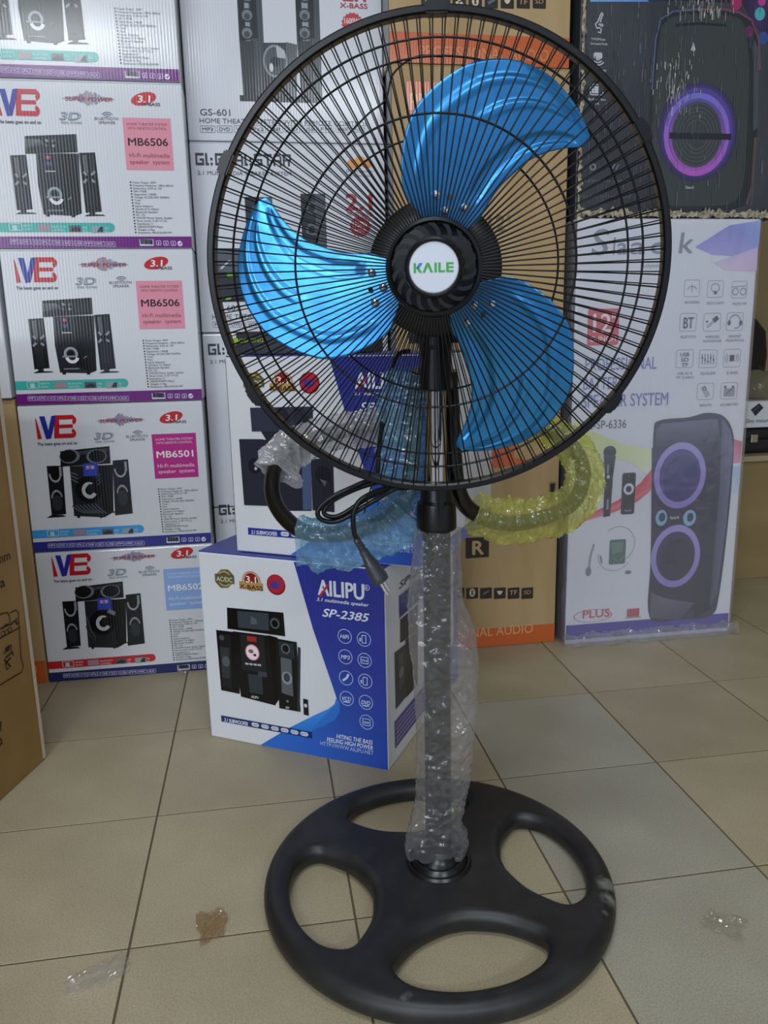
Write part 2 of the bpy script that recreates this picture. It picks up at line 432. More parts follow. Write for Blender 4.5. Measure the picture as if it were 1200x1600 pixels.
# ---------------- white multimedia speaker cartons with a red and blue logo
MBX, MBY, MBW, MBD = -0.3195, 0.9045, 0.3985, 0.30
mbz = [0.0, 0.3185, 0.6535, 0.982, 1.313]
mbh = [0.3170, 0.3335, 0.3270, 0.3295, 0.3295]
mbl = ['white speaker carton with a pale blue panel and red strip, on the tiles',
       'white speaker carton with a magenta panel and sky blue strip, second from the floor',
       'white speaker carton with a pink panel, resting on the carton with the magenta panel',
       'white speaker carton with a pink panel and glare, between two cartons of the same kind',
       'white speaker carton with teal strip and strong glare, topmost of its stack']
mbx = [0.0, -0.001, 0.001, 0.0015, 0.0]
MB = [carton('speaker_carton', mbl[i], MBX + mbx[i], MBY + 0.0015 * (i % 2), mbz[i], MBW, MBD, mbh[i], 0, M_white, 'white cartons stacked along the left') for i in range(5)]
MBF = [front(r) for r in MB]

def mb_logo(face):
    p = Print(face, MBF[2], (0.008 if face in MBF[:2] else 0, 0))
    R, B = 'c3202b', '2a2f9e'
    p.poly([(21, 404), (24, 410), (33, 441), (26, 442)], R, 1)
    p.poly([(28, 403), (37, 403), (43.5, 427), (48, 403), (55, 402), (55, 410), (48, 441), (40, 442)], B, 2)
    p.poly([(53, 402), (61, 402), (61, 441), (53, 441)], R, 1)
    for y0, y1, x1 in ((402, 409.5, 84), (418, 424, 83), (433.5, 441, 84)): p.rect(60, y0, x1, y1, R, 1)
    for cy in (410.5, 433):
        p.ring(81, cy, 8, 8, 6, R, 1, -75, 75)
    p.text('The beats goes on and on', 26, 452.5, 91, 5.2, '20243c', 0.02)
    p.build('logo_lettering', 'red and blue logo with tag line')
    p = Print(face, MBF[2], (0.008 if face in MBF[:2] else 0, 0))
    for i in range(44):
        x = 126 + i * 1.65; k = math.exp(-((i - 22) / 10.0) ** 2); hgt = 1.5 + 10.5 * k * rnd.uniform(0.35, 1)
        p.rect(x, 413 - hgt, x + 0.8, 413 + hgt * 0.9, rnd.choice(('9aa0b4', 'b88890', '7a86a8')), 1)
    p.rect(122, 413.2, 201, 414.2, '6e7388', 1)
    p.text('SUPER POWER', 127, 417, 197, 6, 'a02a38', 0.02, 0.25)
    p.ell(244, 411, 19.5, 9, 'c3222a', 1, 14)
    p.text('3.1', 235, 416.5, 255, 10.5, 'f1f1f4', 0.03, 0.1)
    p.text('X-BASS', 242, 421, 269, 4.6, '2a2a33', 0.02)
    p.text('3D', 118, 445, 150, 11.5, '6b7280', 0.05, 0.2, 2); p.text('3D', 119, 444.2, 151, 11.3, 'a4adba', 0.02, 0.2, 3)
    p.text('REAL SOUND', 121, 450.5, 152, 3.6, '8a8f9c', 0.01)
    for r in (4, 7, 10): p.ring(190, 440.5, r, r * 0.9, 1.2, '5a6280', 1, 35, 145, 10)
    p.text('BLUETOOTH', 171, 443.5, 206, 4.2, '555b70', 0.0); p.text('SPEAKER', 177, 449, 202, 4, '6a4a5c', 0.0)
    p.build('feature_badges')
SPECS = ['Power Output : 60W', 'Frequency Response : 20Hz-20KHz', 'Distortion: 0.5% at 1W', 'S/N: >70dB', 'Separation: >40dB', 'Voltage: AC220-240V 50/60Hz', 'Tuner', 'Mute', 'Input Selector',
         'Standard To Adjust', 'Bluetooth Speaker', 'DC: 12V', 'ON/OFF Power Switch, Speaker', 'Sinus Units: 5.25"+3"x3', 'Impedance: 4', 'USB/SD/FM/MP3 Player', 'Weight: 5.7kg', 'Dimensions: 405x310x330 MM']
def mb_specs(face):
    p = Print(face, MBF[2], (0.008 if face in MBF[:2] else 0, 0))
    n = len(SPECS)
    for i, t in enumerate(SPECS):
        y = 533.5 + i * 4.25; x = 223 + i * 0.45
        p.rect(x, y - 2.6, x + 2, y - 0.6, '2c2c36', 2)
        p.text(t, x + 4.5, y, x + 4.5 + min(68, 1.95 * len(t)), 2.9, '4a4c58', 0.0)
    p.build('specification_list')
def mb_panel(face, col, dark, model, tcol, tcol2):
    p = Print(face, MBF[2], (0.008 if face in MBF[:2] else 0, 0))
    u0, v0 = p.m(212, 439); u1, v1 = p.m(289.5, 513); 
    p.ruv(u0, v1, u1, v0, col, 1)
    p.text('HOME THEATER SYSTEM', 219, 450, 279, 4, tcol2, 0.0); p.text('WITH REMOTE CONTROL', 220, 456, 279, 4, tcol2, 0.0)
    p.text(model, 221, 479, 281, 11.5, tcol, 0.025)
    p.text('Hi-Fi multimedia', 223, 496, 283, 6.5, tcol2, 0.006); p.text('speaker  system', 224, 505.5, 283, 6.3, tcol2, 0.006)
    p.build('model_panel')
def mb_bottom(face, strip, band, h):
    p = Print(face, MBF[2], (0.008 if face in MBF[:2] else 0, 0))
    u0, vb = p.m(27, 609.5); u1, vt = p.m(193, 591.5)
    p.ruv(0.001, vb, u1, vt, strip, 1); c = (vt - vb) / 2
    p.puv([(u1 + c * math.cos(a), vb + c + c * math.sin(a)) for a in [math.radians(-90 + 180 * k / 12) for k in range(13)]], strip, 1)
    p.frame(43, 596, 61, 607, 0.8, 'c9e2e6', 2, 1); p.rect(48, 599, 54, 606, 'b9d8dc', 2)
    for x0, x1, cc in ((86, 104, 'a88f9c'), (133, 150, '5b5f66'), (166, 184, '93a6ad')): p.rect(x0, 596.5, x1, 606.5, cc, 2)
    p.poly([(134, 603), (142, 599), (149, 601), (149, 605), (134, 605)], '34383f', 3); p.poly([(174, 605), (178, 598), (183, 597), (183, 605)], '2f3a44', 3)
    for x, t in ((64, 'REMOTE'), (107, 'BLUETOOTH'), (152, 'USB'), (186, 'SD')):
        p.text(t, x, 601, x + 3.1 * len(t) * 0.75, 3, 'd5e9ec', 0.0); p.text('CONTROL'[:len(t)], x, 606, x + 3 * len(t) * 0.7, 3, 'd5e9ec', 0.0)
    p.build('feature_strip')
    p = Print(face, MBF[2], (0.008 if face in MBF[:2] else 0, 0))
    vt2 = p.m(160, 612.2)[1]
    p.ruv(0.0008, 0.001, MBW - 0.0008, vt2, band, 1)
    pills(p, ['MP3', 'DVD', 'VCD', 'Pk2', 'TUNER', 'SD', 'USB', 'FM', 'MMC', 'AUX'], 44, 618.5, 203, 626.5, 'b9b4d6', 'cfcbe4', 2)
    p.rect(238, 613.5, 258, 623.5, 'd9dbe4', 2); bars(p, 239, 614, 257.5, 621, '2f2f3a', 16)
    for i, x in enumerate((266, 277, 288)):
        p.frame(x - 3.5, 615, x + 3.5, 622, 0.8, 'd0cde6', 2, 1); p.line([(x, 621), (x, 617)], 1.4, 'd0cde6', 3)
    p.ell(298, 618.5, 3.8, 3.8, 'e6e6ee', 2); p.line([(296, 618), (298, 620), (301, 616)], 1.4, '4a3a7a', 3)
    p.build('bottom_band')
def pic_6506(face):
    p = Print(face, MBF[2]); K, D, G, W = '15181d', '23272e', '6d757e', 'd7dade'
    p.poly([(66, 470), (143, 465), (145, 491), (67, 495.5)], K, 2)
    p.poly([(67, 474), (88, 474), (98, 481), (88, 485), (67, 488)], ['565d66', '6e757d', '2b3036', '2b3036', '3a4047'], 3)
    p.poly([(112, 473), (128, 470), (142, 468), (143, 488), (118, 489)], D, 3)
    for s in (-1, 1): p.line([(97, 479 - 5 * s), (104, 480), (111, 479 + 5 * s)], 3.6, '8b929a' if s > 0 else '5c636b', 4)
    p.ell(103.5, 480, 4, 3.6, '0b0c0f', 5)
    for dx, pts in ((0, [(44, 498.5), (68, 497), (77.5, 575), (54, 577)]), (1, [(147, 492), (171, 490.5), (181, 575.5), (157, 578)])):
        p.poly(pts, K, 2)
        x = 50 if dx == 0 else 152; y = 500 if dx == 0 else 494
        p.poly([(x, y + 2), (x + 6, y), (x + 9, y + 26), (x + 4, y + 30)], '59616a', 3)
        p.poly([(x + 10, y + 1), (x + 16, y), (x + 20, y + 30), (x + 14, y + 30)], '2c3138', 3)
        for s in (-1, 1): p.line([(x + 2, y + 33 - 8 * s), (x + 10, y + 33), (x + 19, y + 32 + 8 * s)], 3.2, '8d949c', 4)
        p.ell(x + 10.5, y + 33, 4.4, 5, '0a0b0d', 5)
        p.poly([(x + 4, y + 45), (x + 17, y + 43), (x + 22, y + 74), (x + 8, y + 75)], '1f2329', 3)
        xb = 60 if dx == 0 else 163; yb = 577
        p.rect(xb, yb - 1, xb + 8, yb + 4, '23272d', 2); p.poly([(xb - 8, yb + 6), (xb + 24, yb + 4.5), (xb + 20, yb + 3), (xb - 2, yb + 3)], '14161a', 2)
    p.poly([(83, 495), (118, 493.5), (121, 540), (140, 583), (94, 582), (86, 540)], D, 2)
    p.poly([(117, 493.5), (146.5, 493), (151, 579), (139, 583.5), (120, 570)], '0f1114', 2)
    p.poly([(94, 494.5), (112, 494), (114, 521), (97, 521)], '3a3f47', 3); p.poly([(97, 496), (110, 495.5), (112, 519), (98, 519)], '101218', 4)
    p.ell(101, 500, 3, 3, 'c6506a', 5); p.rect(99, 506, 106, 512, '45507a', 5); p.rect(97, 519, 112, 520.5, W, 5)
    p.poly([(88, 524), (116, 523), (117, 541), (92, 543)], '1b1e24', 3)
    p.ring(111, 553, 11, 11, 4, '9aa1a8', 4, -40, 215); p.ell(111, 553, 4.5, 4.5, '0c0d10', 5); p.rect(98, 555.5, 118, 558.5, '8d949b', 5)
    p.ring(113, 557, 11, 11, 5, 'e2e4e7', 4, 190, 345); p.rect(100, 575, 124, 577.5, '7b838b', 4)
    p.line([(131, 560), (136, 556)], 1.2, '8d949b', 4)
    for x in (98, 136): p.rect(x, 582, x + 5, 585, '101114', 2)
    p.build('speaker_picture', 'picture of a black home speaker set')
def pic_6501(face, stripes):
    p = Print(face, MBF[1]); K, D = '15181d', '20242b'
    p.poly([(94, 705), (171, 697), (173, 724), (95, 729)], K, 2)
    p.poly([(96, 708), (168, 700), (168, 706), (96, 713)], '3a4047', 3)
    for cx in (109, 151):
        p.ell(cx, 713, 16, 11, '6d747c', 3, 5); p.ell(cx + (1 if cx > 130 else -2), 712.5, 13, 9.5, '14161b', 4, 5)
    p.poly([(73, 728), (98, 727.5), (103.5, 803), (81, 805)], K, 2); p.poly([(176, 719.5), (200, 717.5), (207.5, 802), (180, 805)], K, 2)
    for x, y in ((76, 727), (178, 719)):
        p.ring(x + 10, y + 14, 9.5, 13, 2.4, '9aa1a9', 3, 175, 350); p.poly([(x + 16, y + 2), (x + 20, y + 2), (x + 21, y + 16), (x + 17, y + 20)], '8c939b', 3)
        p.ell(x + 10, y + 11, 7, 9, '0c0e11', 4)
        p.ring(x + 14, y + 55, 9.5, 17, 2, '8c939b', 3, 20, 165); p.ell(x + 14, y + 59, 8, 12, '2c3138', 3)
        p.poly([(x - 3, y + 82), (x + 28, y + 80), (x + 22, y + 77.5), (x + 5, y + 77.5)], '14161a', 2)
    p.poly([(109, 728.5), (156, 726.5), (163, 808), (116, 806)], D, 2); p.poly([(155, 727), (176.5, 726), (177.5, 800), (163, 808)], '0d0f12', 2)
    p.poly([(130, 724), (152, 723), (153, 743), (131, 744)], '3848b0', 3); p.rect(135, 727, 147, 733, '9fa8e0', 4); p.rect(139, 727, 142, 733, 'c05a6a', 5)
    p.ell(139, 765, 21, 21, '0b0c0f', 3)
    if stripes:
        for k in range(7):
            p.line([(113 + 6 * k, 790 - 0.5 * k), (122 + 6.2 * k, 797), (134 + 5.5 * k, 802)], 1.8, '565e68', 4)
        for k in range(3): p.line([(111, 738 + 5 * k), (122, 742 + 6 * k)], 2, '5b636c', 4)
        for k in range(3): p.line([(152, 746 + 6 * k), (158, 740 + 6 * k)], 1.6, '444b54', 4)
    else:
        p.line([(113, 755), (120, 778), (128, 790)], 2, '4d545d', 4); p.line([(112, 770), (118, 786), (128, 795)], 2, '3a4048', 4)
        p.poly([(150, 742), (160, 748), (158, 754), (146, 748)], '7b838c', 4)
    p.ring(140, 766, 12, 13, 5.5, 'b9bfc6', 4, 60, 330); p.ell(142, 763, 6, 7, '1a1d22', 5)
    for x in (121, 156): p.rect(x, 806, x + 4, 809, '101114', 2)
    p.build('speaker_picture', 'picture of a black home speaker set with a round woofer')
spec = [('8fb0e8', 'MB6502', 'f2f4fa', 'd9e2f6', 'c8262c', '232a66'), ('bb1f86', 'MB6501', 'f6f0f6', 'eecfe2', '3c9fe0', '30318f'),
        ('e393a6', 'MB6506', '3a1822', '9a4e5c', '3fb5ac', '71217f'), ('e393a6', 'MB6506', '3a1822', '9a4e5c', '3fb5ac', '71217f'), ('e393a6', 'MB6506', '3a1822', '9a4e5c', '3fb5ac', '71217f')]
for i, f in enumerate(MBF):
    c, mdl, t1, t2, st, bd = spec[i]
    if i < 4: mb_logo(f); mb_panel(f, c, None, mdl, t1, t2)
    mb_specs(f); mb_bottom(f, st, bd, mbh[i])
    (pic_6501(f, i == 1) if i < 2 else pic_6506(f))

# ---------------- white globe-brand cartons behind
GX, GY, GW, GD = 0.0825, 0.9900, 0.4405, 0.34
gz = [0.0, 0.386, 0.803, 1.220]
gh = [0.384, 0.415, 0.415, 0.415]
gl = ['white speaker carton at the foot of the stack behind the blue cartons', 'white speaker carton with dark square letters, behind the leaning blue and white carton',
      'white speaker carton with dark square lettering and a red number, seen through the fan guard', 'white speaker carton picturing two tall tower speakers, topmost of its stack']
GS = [carton('speaker_carton', gl[i], GX, GY, gz[i], GW, GD, gh[i], 0, M_white, 'white cartons stacked behind the fan') for i in range(4)]
GF = [front(r) for r in GS]
def pixel_word(p, word, x0, y0, x1, h, col, Lr=3):
    # square stencil-like lettering with small gaps
    g = {'G': [(0, 0, .22, 1), (0, 0, 1, .2), (0, .8, 1, 1), (.78, 0, 1, .5), (.5, .38, 1, .55)], 'L': [(0, 0, .24, 1), (0, 0, .4, .2), (.6, 0, .85, .22), (.6, .4, .85, .62)],
         'O': [(0, 0, .22, 1), (.78, 0, 1, 1), (0, 0, 1, .2), (0, .8, 1, 1), (.38, .4, .62, .6)], 'B': [(0, 0, .22, 1), (0, 0, 1, .18), (0, .82, .9, 1), (0, .42, 1, .58), (.76, 0, 1, .5), (.7, .5, .9, 1)],
         'A': [(.0, 0, .22, .8), (.78, 0, 1, .8), (.1, .8, .9, 1), (0, .35, 1, .5)], 'S': [(0, 0, 1, .18), (.78, 0, 1, .55), (0, .42, 1, .58), (0, .5, .22, 1), (0, .82, 1, 1)],
         'T': [(.38, 0, .62, 1), (0, .8, 1, 1)], 'R': [(0, 0, .22, 1), (0, .82, 1, 1), (.78, .5, 1, 1), (0, .42, 1, .58), (.6, 0, .85, .42)]}
    n = len(word); w = (x1 - x0) / n
    u0, v0 = p.m(x0, y0); u1, _ = p.m(x1, y0); hh = p.m(x0, y0 - h)[1] - v0; du = (u1 - u0) / n
    for i, ch in enumerate(word):
        for a, b, c, d in g[ch]:
            p.ruv(u0 + du * (i + a * 0.86), v0 + hh * b, u0 + du * (i + c * 0.86), v0 + hh * d, col, Lr)
def gs_lines(p, dark='5a5d68'):
    p.text('HOME THEATER SYSTEM WITH REMOTE CONTROL', 312, 192, 575, 8, dark, -0.004)
    pills(p, ['MP3', 'DVD', 'VCD', 'Ps2', 'TUNER', 'SD', 'USB', 'FM', 'KARAOKE', 'AUDIO'], 313, 196.5, 577, 207, '8a8d99', '5f6370', 2)
def burst(p, cx, cy, r, col, t):
    pts = []
    for k in range(32):
        a = math.radians(k * 11.25); rr = r * (1 if k % 2 else 0.86); pts.append((cx + rr * math.cos(a), cy + rr * math.sin(a)))
    p.poly(pts, col, 1); p.text(t, cx - r * 0.7, cy + 1, cx + r * 0.7, r * 0.55, 'f0dede', 0.02); p.text('PMPO', cx - r * 0.5, cy + r * 0.55, cx + r * 0.5, r * 0.35, 'f0dede', 0.01)
# top one: towers
f = GF[3]; p = Print(f)
for x in (374, 464):
    p.rect(x, -40, x + 23, 66, '9aa0a6', 1); p.rect(x + 22, -40, x + 33, 156, '4b5258', 1); p.poly([(x, 64), (x + 23, 64), (x + 26, 156), (x + 7, 156)], '3a4046', 2)
    p.rect(x, -40, x + 5, 64, '2b3035', 2); p.rect(x + 19, -40, x + 24, 60, '2b3035', 2)
    for cy in (-30, -6, 24, 52):
        p.ell(x + 12, cy, 10.5, 11, '31363b', 3); p.ell(x + 12, cy, 8, 8.5, '7a8187', 4); p.ell(x + 12, cy + 2, 4.5, 5, '464c52', 5)
p.rect(375, 152, 498, 158, '33383d', 1)
p.poly([(409, 67), (447, 67), (447, 152), (412, 152)], '3c4248', 3); p.poly([(447, 66), (464, 70), (464, 152), (447, 152)], '5b6268', 3)
p.ell(430, 96, 19, 26, '8b9298', 4); p.ell(430, 96, 16, 22, '4c5359', 5); p.ell(430, 97, 7, 8, '2c3136', 6); p.poly([(431, 71), (445, 80), (446, 92), (433, 90)], 'b8bdc2', 5)
p.ell(424, 106, 3, 7, 'd5d8db', 7)
p.build('speaker_picture', 'picture of two tower speakers and a woofer')
p = Print(f)
p.text('GS-601', 313, 180, 360, 10.5, '4e525d', 0.004); gs_lines(p)
p.build('model_lettering')
p = Print(f); p.text('2.1', 535, 1, 572, 24, 'c2464e', 0.03); p.text('X-BASS', 531, 12, 574, 8, 'b8404a', 0.03); p.build('bass_lettering'); p = Print(f); burst(p, 550, 36, 17, 'c4444c', '1600W'); p.build('power_badge')
p = Print(f); pixel_word(p, 'GLOBALSTAR', 306, -55, 457, 19, '3d4049'); p.text('2.1 MULTIMEDIA SPEAKER SYSTEM', 308, -42, 455, 6, '5a5d68'); p.build('brand_lettering')
for i in (2, 1, 0):
    f = GF[i]; off = (0, GF[2].m(306, 500)[1] * 0)
    p = Print(f, GF[2]); pixel_word(p, 'GLOBALSTAR', 306, 258, 457, 19, '3d4049'); p.text('2.1 MULTIMEDIA SPEAKER SYSTEM', 309, 273, 455, 6.5, '5a5d68'); p.build('brand_lettering')
    if i != 2: continue
    p = Print(f)
    p.ell(552, 256, 10, 7, 'e79a3c', 1); p.ell(563, 252, 9, 8, 'e8a443', 1); p.ell(573, 257, 8, 6, 'd98a34', 1); p.text('Bluetooth', 541, 269, 583, 4.5, '8a8d99'); p.text('karaoke audio', 545, 276, 580, 4, '8a8d99')
    p.build('cloud_logo'); p = Print(f)
    p.text('2.1', 540, 328, 582, 26, 'c2464e', 0.04); p.text('X-BASS', 541, 338, 582, 7, 'c07078', 0.02); p.build('bass_lettering'); p = Print(f); burst(p, 563, 354, 17, 'bb4a52', '1250W')
    p.build('power_badge')
    p = Print(f)
    for x0, x1, y0 in ((391, 425, 308), (476, 508, 303)):
        p.rect(x0, y0, x1, 470, '30353b', 1); p.rect(x0 + 22, y0, x1, 470, '565d64', 2)
        for k in range(4): p.ell(x0 + 11, y0 + 22 + 34 * k, 9, 10, '60676e', 3); p.ell(x0 + 11, y0 + 22 + 34 * k, 5.5, 6, '23272c', 4)
    p.rect(336, 388, 378, 472, '33383e', 1); p.rect(338, 390, 376, 425, '5d646b', 2); p.line([(345, 420), (358, 408), (366, 412)], 3, 'd0d3d6', 3); p.rect(355, 426, 364, 434, '78b040', 3); p.rect(353, 464, 361, 470, '78b040', 3)
    p.rect(410, 385, 474, 470, '41474d', 1); p.ell(440, 425, 24, 26, '2a2e33', 2); p.ell(440, 425, 14, 15, '70777e', 3)
    p.build('speaker_picture', 'picture of dark tower speakers and a woofer')
    p = Print(f); p.text('GS-602', 333, 486, 375, 9, '4e525d', 0.004); p.text('HOME THEATER SYSTEM WITH REMOTE CONTROL', 332, 499, 585, 8, '5a5d68', -0.004)
    pills(p, ['MP3', 'DVD', 'VCD', 'Ps2', 'TUNER', 'SD', 'USB', 'FM', 'KARAOKE', 'AUDIO'], 333, 502, 590, 512, '8a8d99', '5f6370', 2); p.build('model_lettering')

# ---------------- brown professional audio cartons
BX, BY, BW, BD = 0.5270, 0.9045, 0.4080, 0.36
bz = [0.0, 0.6750, 1.3640]
bh = [0.6735, 0.6875, 0.66]
bl = ['brown audio carton with a black R square and orange base band, on the tiles', 'brown audio carton with a faint number, seen through the fan guard', 'brown audio carton with an orange band, topmost of its stack']
BC = [carton('audio_carton', bl[i], BX + (0, 0.0, -0.003)[i], BY, bz[i], BW, BD, bh[i], 0, M_kraft, 'brown audio cartons behind the fan') for i in range(3)]
BF = [front(r) for r in BC]
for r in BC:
    p = Print(lside(r)); p.ruv(0.001, 0.001, BD - 0.001, r['h'] - 0.003, '17171a', 1); p.build('side_panel', 'side painted black for the shaded gap')  # side painted black: shade of the narrow gap put into the colour
ORG, TAN, DK = 'c9622f', 'c6a06a', '332c2a'
def icons_b(p, xs, y0, y1, w):
    for i, x in enumerate(xs):
        p.rect(x, y0, x + w, y1, DK, 1, rd=1.5); cx, cy = x + w / 2, (y0 + y1) / 2 - 1
        k = i % 6; c = TAN; q = w / 20
        if k == 0: p.text('TF', x + 3 * q, cy + 4 * q, x + 16 * q, 8 * q, c, 0.01)
        elif k == 1: p.text('SD', x + 4 * q, cy + 3 * q, x + 16 * q, 7 * q, c, 0.0)
        elif k == 2:
            for a, b in ((-3, 2), (3, 3), (0, -3)): p.ell(cx + a * q, cy + b * q, 2.5 * q, 2.5 * q, 'd8c9ae', 2)
        elif k == 3: p.ell(cx, cy, 5 * q, 7 * q, 'd8c9ae', 2); p.line([(cx - 2 * q, cy - 3 * q), (cx + 2 * q, cy + 3 * q), (cx, cy + 5 * q), (cx, cy - 5 * q), (cx + 2 * q, cy - 3 * q), (cx - 2 * q, cy + 3 * q)], 1.2, DK, 3)
        elif k == 4: p.line([(cx - 5 * q, cy + 3 * q), (cx + 5 * q, cy - 3 * q)], 4 * q, '5d6a78', 2)
        else: p.poly([(cx - 5 * q, cy - 3 * q), (cx + 5 * q, cy - 3 * q), (cx + 3 * q, cy + 2 * q), (cx, cy + 4 * q), (cx - 3 * q, cy + 2 * q)], 'd8c9ae', 2)
# bottom one
p = Print(BF[0]); vt = p.m(790, 980)[1]; p.ruv(0.001, 0.001, BW - 0.001, vt, ORG, 1); p.text('PROFESSIONAL AUDIO', 644, 1003, 832, 15, 'd9a877', 0.006); p.build('orange_band')
p = Print(BF[0]); p.rect(727.5, 838.5, 764, 872.5, '2b2628', 1); p.text('R', 737.5, 866.5, 756, 22, 'c9ab79', 0.04); p.build('letter_square', 'black square with the letter R')
p = Print(BF[0]); p.poly([(735, 690), (805, 690), (803, 715), (825, 719), (803, 727), (735, 736)], ORG, 1); p.build('orange_mark')
p = Print(BF[0]); icons_b(p, (666, 687, 707, 728.5, 750, 771.5, 793, 814.5), 917.5, 936, 18.5); p.build('feature_icons')
p = Print(BF[0]); p.rect(859, 755, 867, 783, '1d1813', 1); p.frame(857, 752.5, 869, 785.5, 1.4, '7d6643', 2, 2); p.build('gap_shade', 'dark patch painted for the shaded gap at the edge')  # dark patch stands in for the shaded gap beside this carton
# middle one
p = Print(BF[1]); p.rect(635, 129, 700, 184, ORG, 1); p.text('PRO', 640, 172, 692, 28, 'd8a176', 0.02); p.build('orange_mark')
p = Print(BF[1]); p.text('12', 763, 361, 789, 26, '8a7350', 0.02); p.text('"', 792, 362, 797, 26, '8a7350', 0.01); p.build('model_lettering')
p = Print(BF[1]); p.ruv(0.001, 0.001, BW - 0.001, 0.048, ORG, 1); p.build('orange_band')
# top one
p = Print(BF[2]); vt = p.m(740, 54)[1]; p.ruv(0.001, 0.001, BW - 0.001, vt, ORG, 1); p.text('PROFESSIONAL AUDIO', 655, 89, 857, 19, 'd38d5e', 0.004); p.build('orange_band')
p = Print(BF[2]); icons_b(p, (658, 682.5, 707, 732, 757, 782, 807, 832), -6, 13, 21); p.build('feature_icons')

# ---------------- scuffed black party speaker carton
bp = carton('party_speaker_carton', 'scuffed black speaker carton picturing a glowing purple ring, with torn edges', 0.9545, 0.9020, 1.0438, 0.5000, 0.36, 0.72, 0, M_blackb)
f = front(bp)
_nz = mottle(M_blackb, hx('272a31'), hx('41454c'), 7, 7, stretch=(1, 1, 0.25)); rib_bump(M_blackb, 0.1)
p = Print(f)
p.poly([(921, -40), (1020, -40), (1014, 3), (922, 3)], ['5f86c0', '5a70b8', '6f8fd0', '7fb0e0'], 1)
p.poly([(1000, -40), (1200, -40), (1200, 60), (1180, 40), (1160, 5), (1060, 0), (1012, 2)], ['30284e', '4a3a6a', '2b2440', '453060', '2c2038', '262433', '3b3a66'], 1)
for cx, cy, r, c in ((1187, 22, 8, '4fb0b8'), (1150, 5, 9, 'a03060'), (1190, 2, 6, 'c04090'), (1192, 60, 8, '3a5090'), (1170, 50, 7, '6a2a60')): p.ell(cx, cy, r, r * 1.3, c, 2)
p.build('top_artwork')
p = Print(f)
out = [(1024, 60), (1032, 30), (1050, 18), (1085, 15), (1120, 15), (1150, 18), (1172, 30), (1183, 60), (1186, 120), (1182, 220), (1176, 290), (1160, 322), (1100, 328), (1040, 326), (1018, 315), (1014, 240), (1016, 150)]
p.smooth(out, '2a2e31', 2)
inn = [(1030, 62), (1038, 36), (1058, 25), (1095, 23), (1140, 25), (1160, 36), (1168, 70), (1170, 130), (1166, 220), (1160, 290), (1140, 318), (1090, 322), (1040, 320), (1024, 305), (1019, 240), (1021, 150)]
p.smooth(inn, '3c4240', 3)
p.line([(1018, 140), (1024, 62), (1032, 30), (1052, 18), (1090, 15)], 2.2, '5a6a90', 4); p.line([(1090, 15), (1130, 15), (1155, 20), (1174, 32), (1185, 62), (1187, 110)], 3, '7a4a58', 4)
p.line([(1055, 40), (1090, 37), (1135, 40)], 4, '22262a', 4); p.poly([(1177, 60), (1186, 80), (1184, 200), (1176, 205)], '494f55', 4)
p.line([(1166, 320), (1175, 290), (1180, 215)], 5, '5d4f4a', 4)
p.poly([(1079, 78), (1083, 66), (1086, 78), (1083, 82)], 'c8cbd0', 5)
for k, (rx, ry, c) in enumerate(((62, 80, '3a3358'), (58, 74, '433a72'), (54, 70, '56479a'))): p.ell(1090, 207, rx, ry, c, 4 + k)
p.ring(1088, 211, 51, 66, 7, '7a74d0', 8, 0, 360, 40, 'b45fc4'); p.ring(1088, 211, 43, 57, 5, '5d55a0', 8, 0, 360, 40, 'a05ab8')
p.ell(1088, 211, 39, 52, '3d4144', 8)
for k in range(5): p.ring(1088, 211, 38 - 5 * k, 50 - 6.5 * k, 1.1, '565a58', 9, 0, 360, 32)
p.rect(1045, 209.5, 1142, 217, '24222c', 10); p.text('• • • • • • •', 1062, 223, 1118, 3, '5a5a60', Lr=10)
p.text('Saack', 1070, 295, 1084, 5, 'b8bac0', 0.02, Lr=6)
p.build('party_speaker_picture', 'picture of a party speaker with a purple light ring')
p = Print(f); W = 'c3c6cc'
p.line([(934, 50), (938, 52), (939, 45), (938, 32), (942, 22), (940, 20), (937, 26), (934, 34), (930, 38), (932, 44), (938, 44), (942, 40), (938, 36), (935, 40)], 2.2, W, 3)
p.text('TWS/Music', 923, 63, 946, 4, W, 0.02); p.text('Surround Mode', 922, 70, 949, 4, W, 0.02)
p.build('feature_icon'); p = Print(f); p.rect(927, 82.5, 941, 92, W, 3, rd=3); 
for r in (4, 8, 12): p.ring(934, 91, r, r, 2, W, 3, 215, 325, 10)
p.text('Voice change', 921, 111, 947, 4, W, 0.01); p.text('360°', 926, 119, 940, 4, W, 0.01)
p.build('feature_icon'); p = Print(f); p.frame(921, 132, 943, 149, 1.6, W, 3, 3); p.rect(924, 135, 935, 146, W, 3)
p.text('Built-in bat', 919, 157, 946, 4, W, 0.01); p.text('7A', 929, 164, 936, 4, W, 0.01)
p.build('feature_icon'); p = Print(f); p.ring(926, 261, 5, 5.5, 2, '8a8e98', 3); p.build('feature_icon'); p = Print(f); p.text('//', 955, 265, 967, 9, '8a8e98')
p.build('feature_icon'); p = Print(f); p.text('BLUETOOTH  USB  TF', 905, 285, 985, 4.5, '71757f', 0.0); p.build('small_lettering'); p = Print(f); p.text('SPEAKER SYSTEM 800W', 903, 310, 985, 5, '646873', 0.0)
p.build('small_lettering')
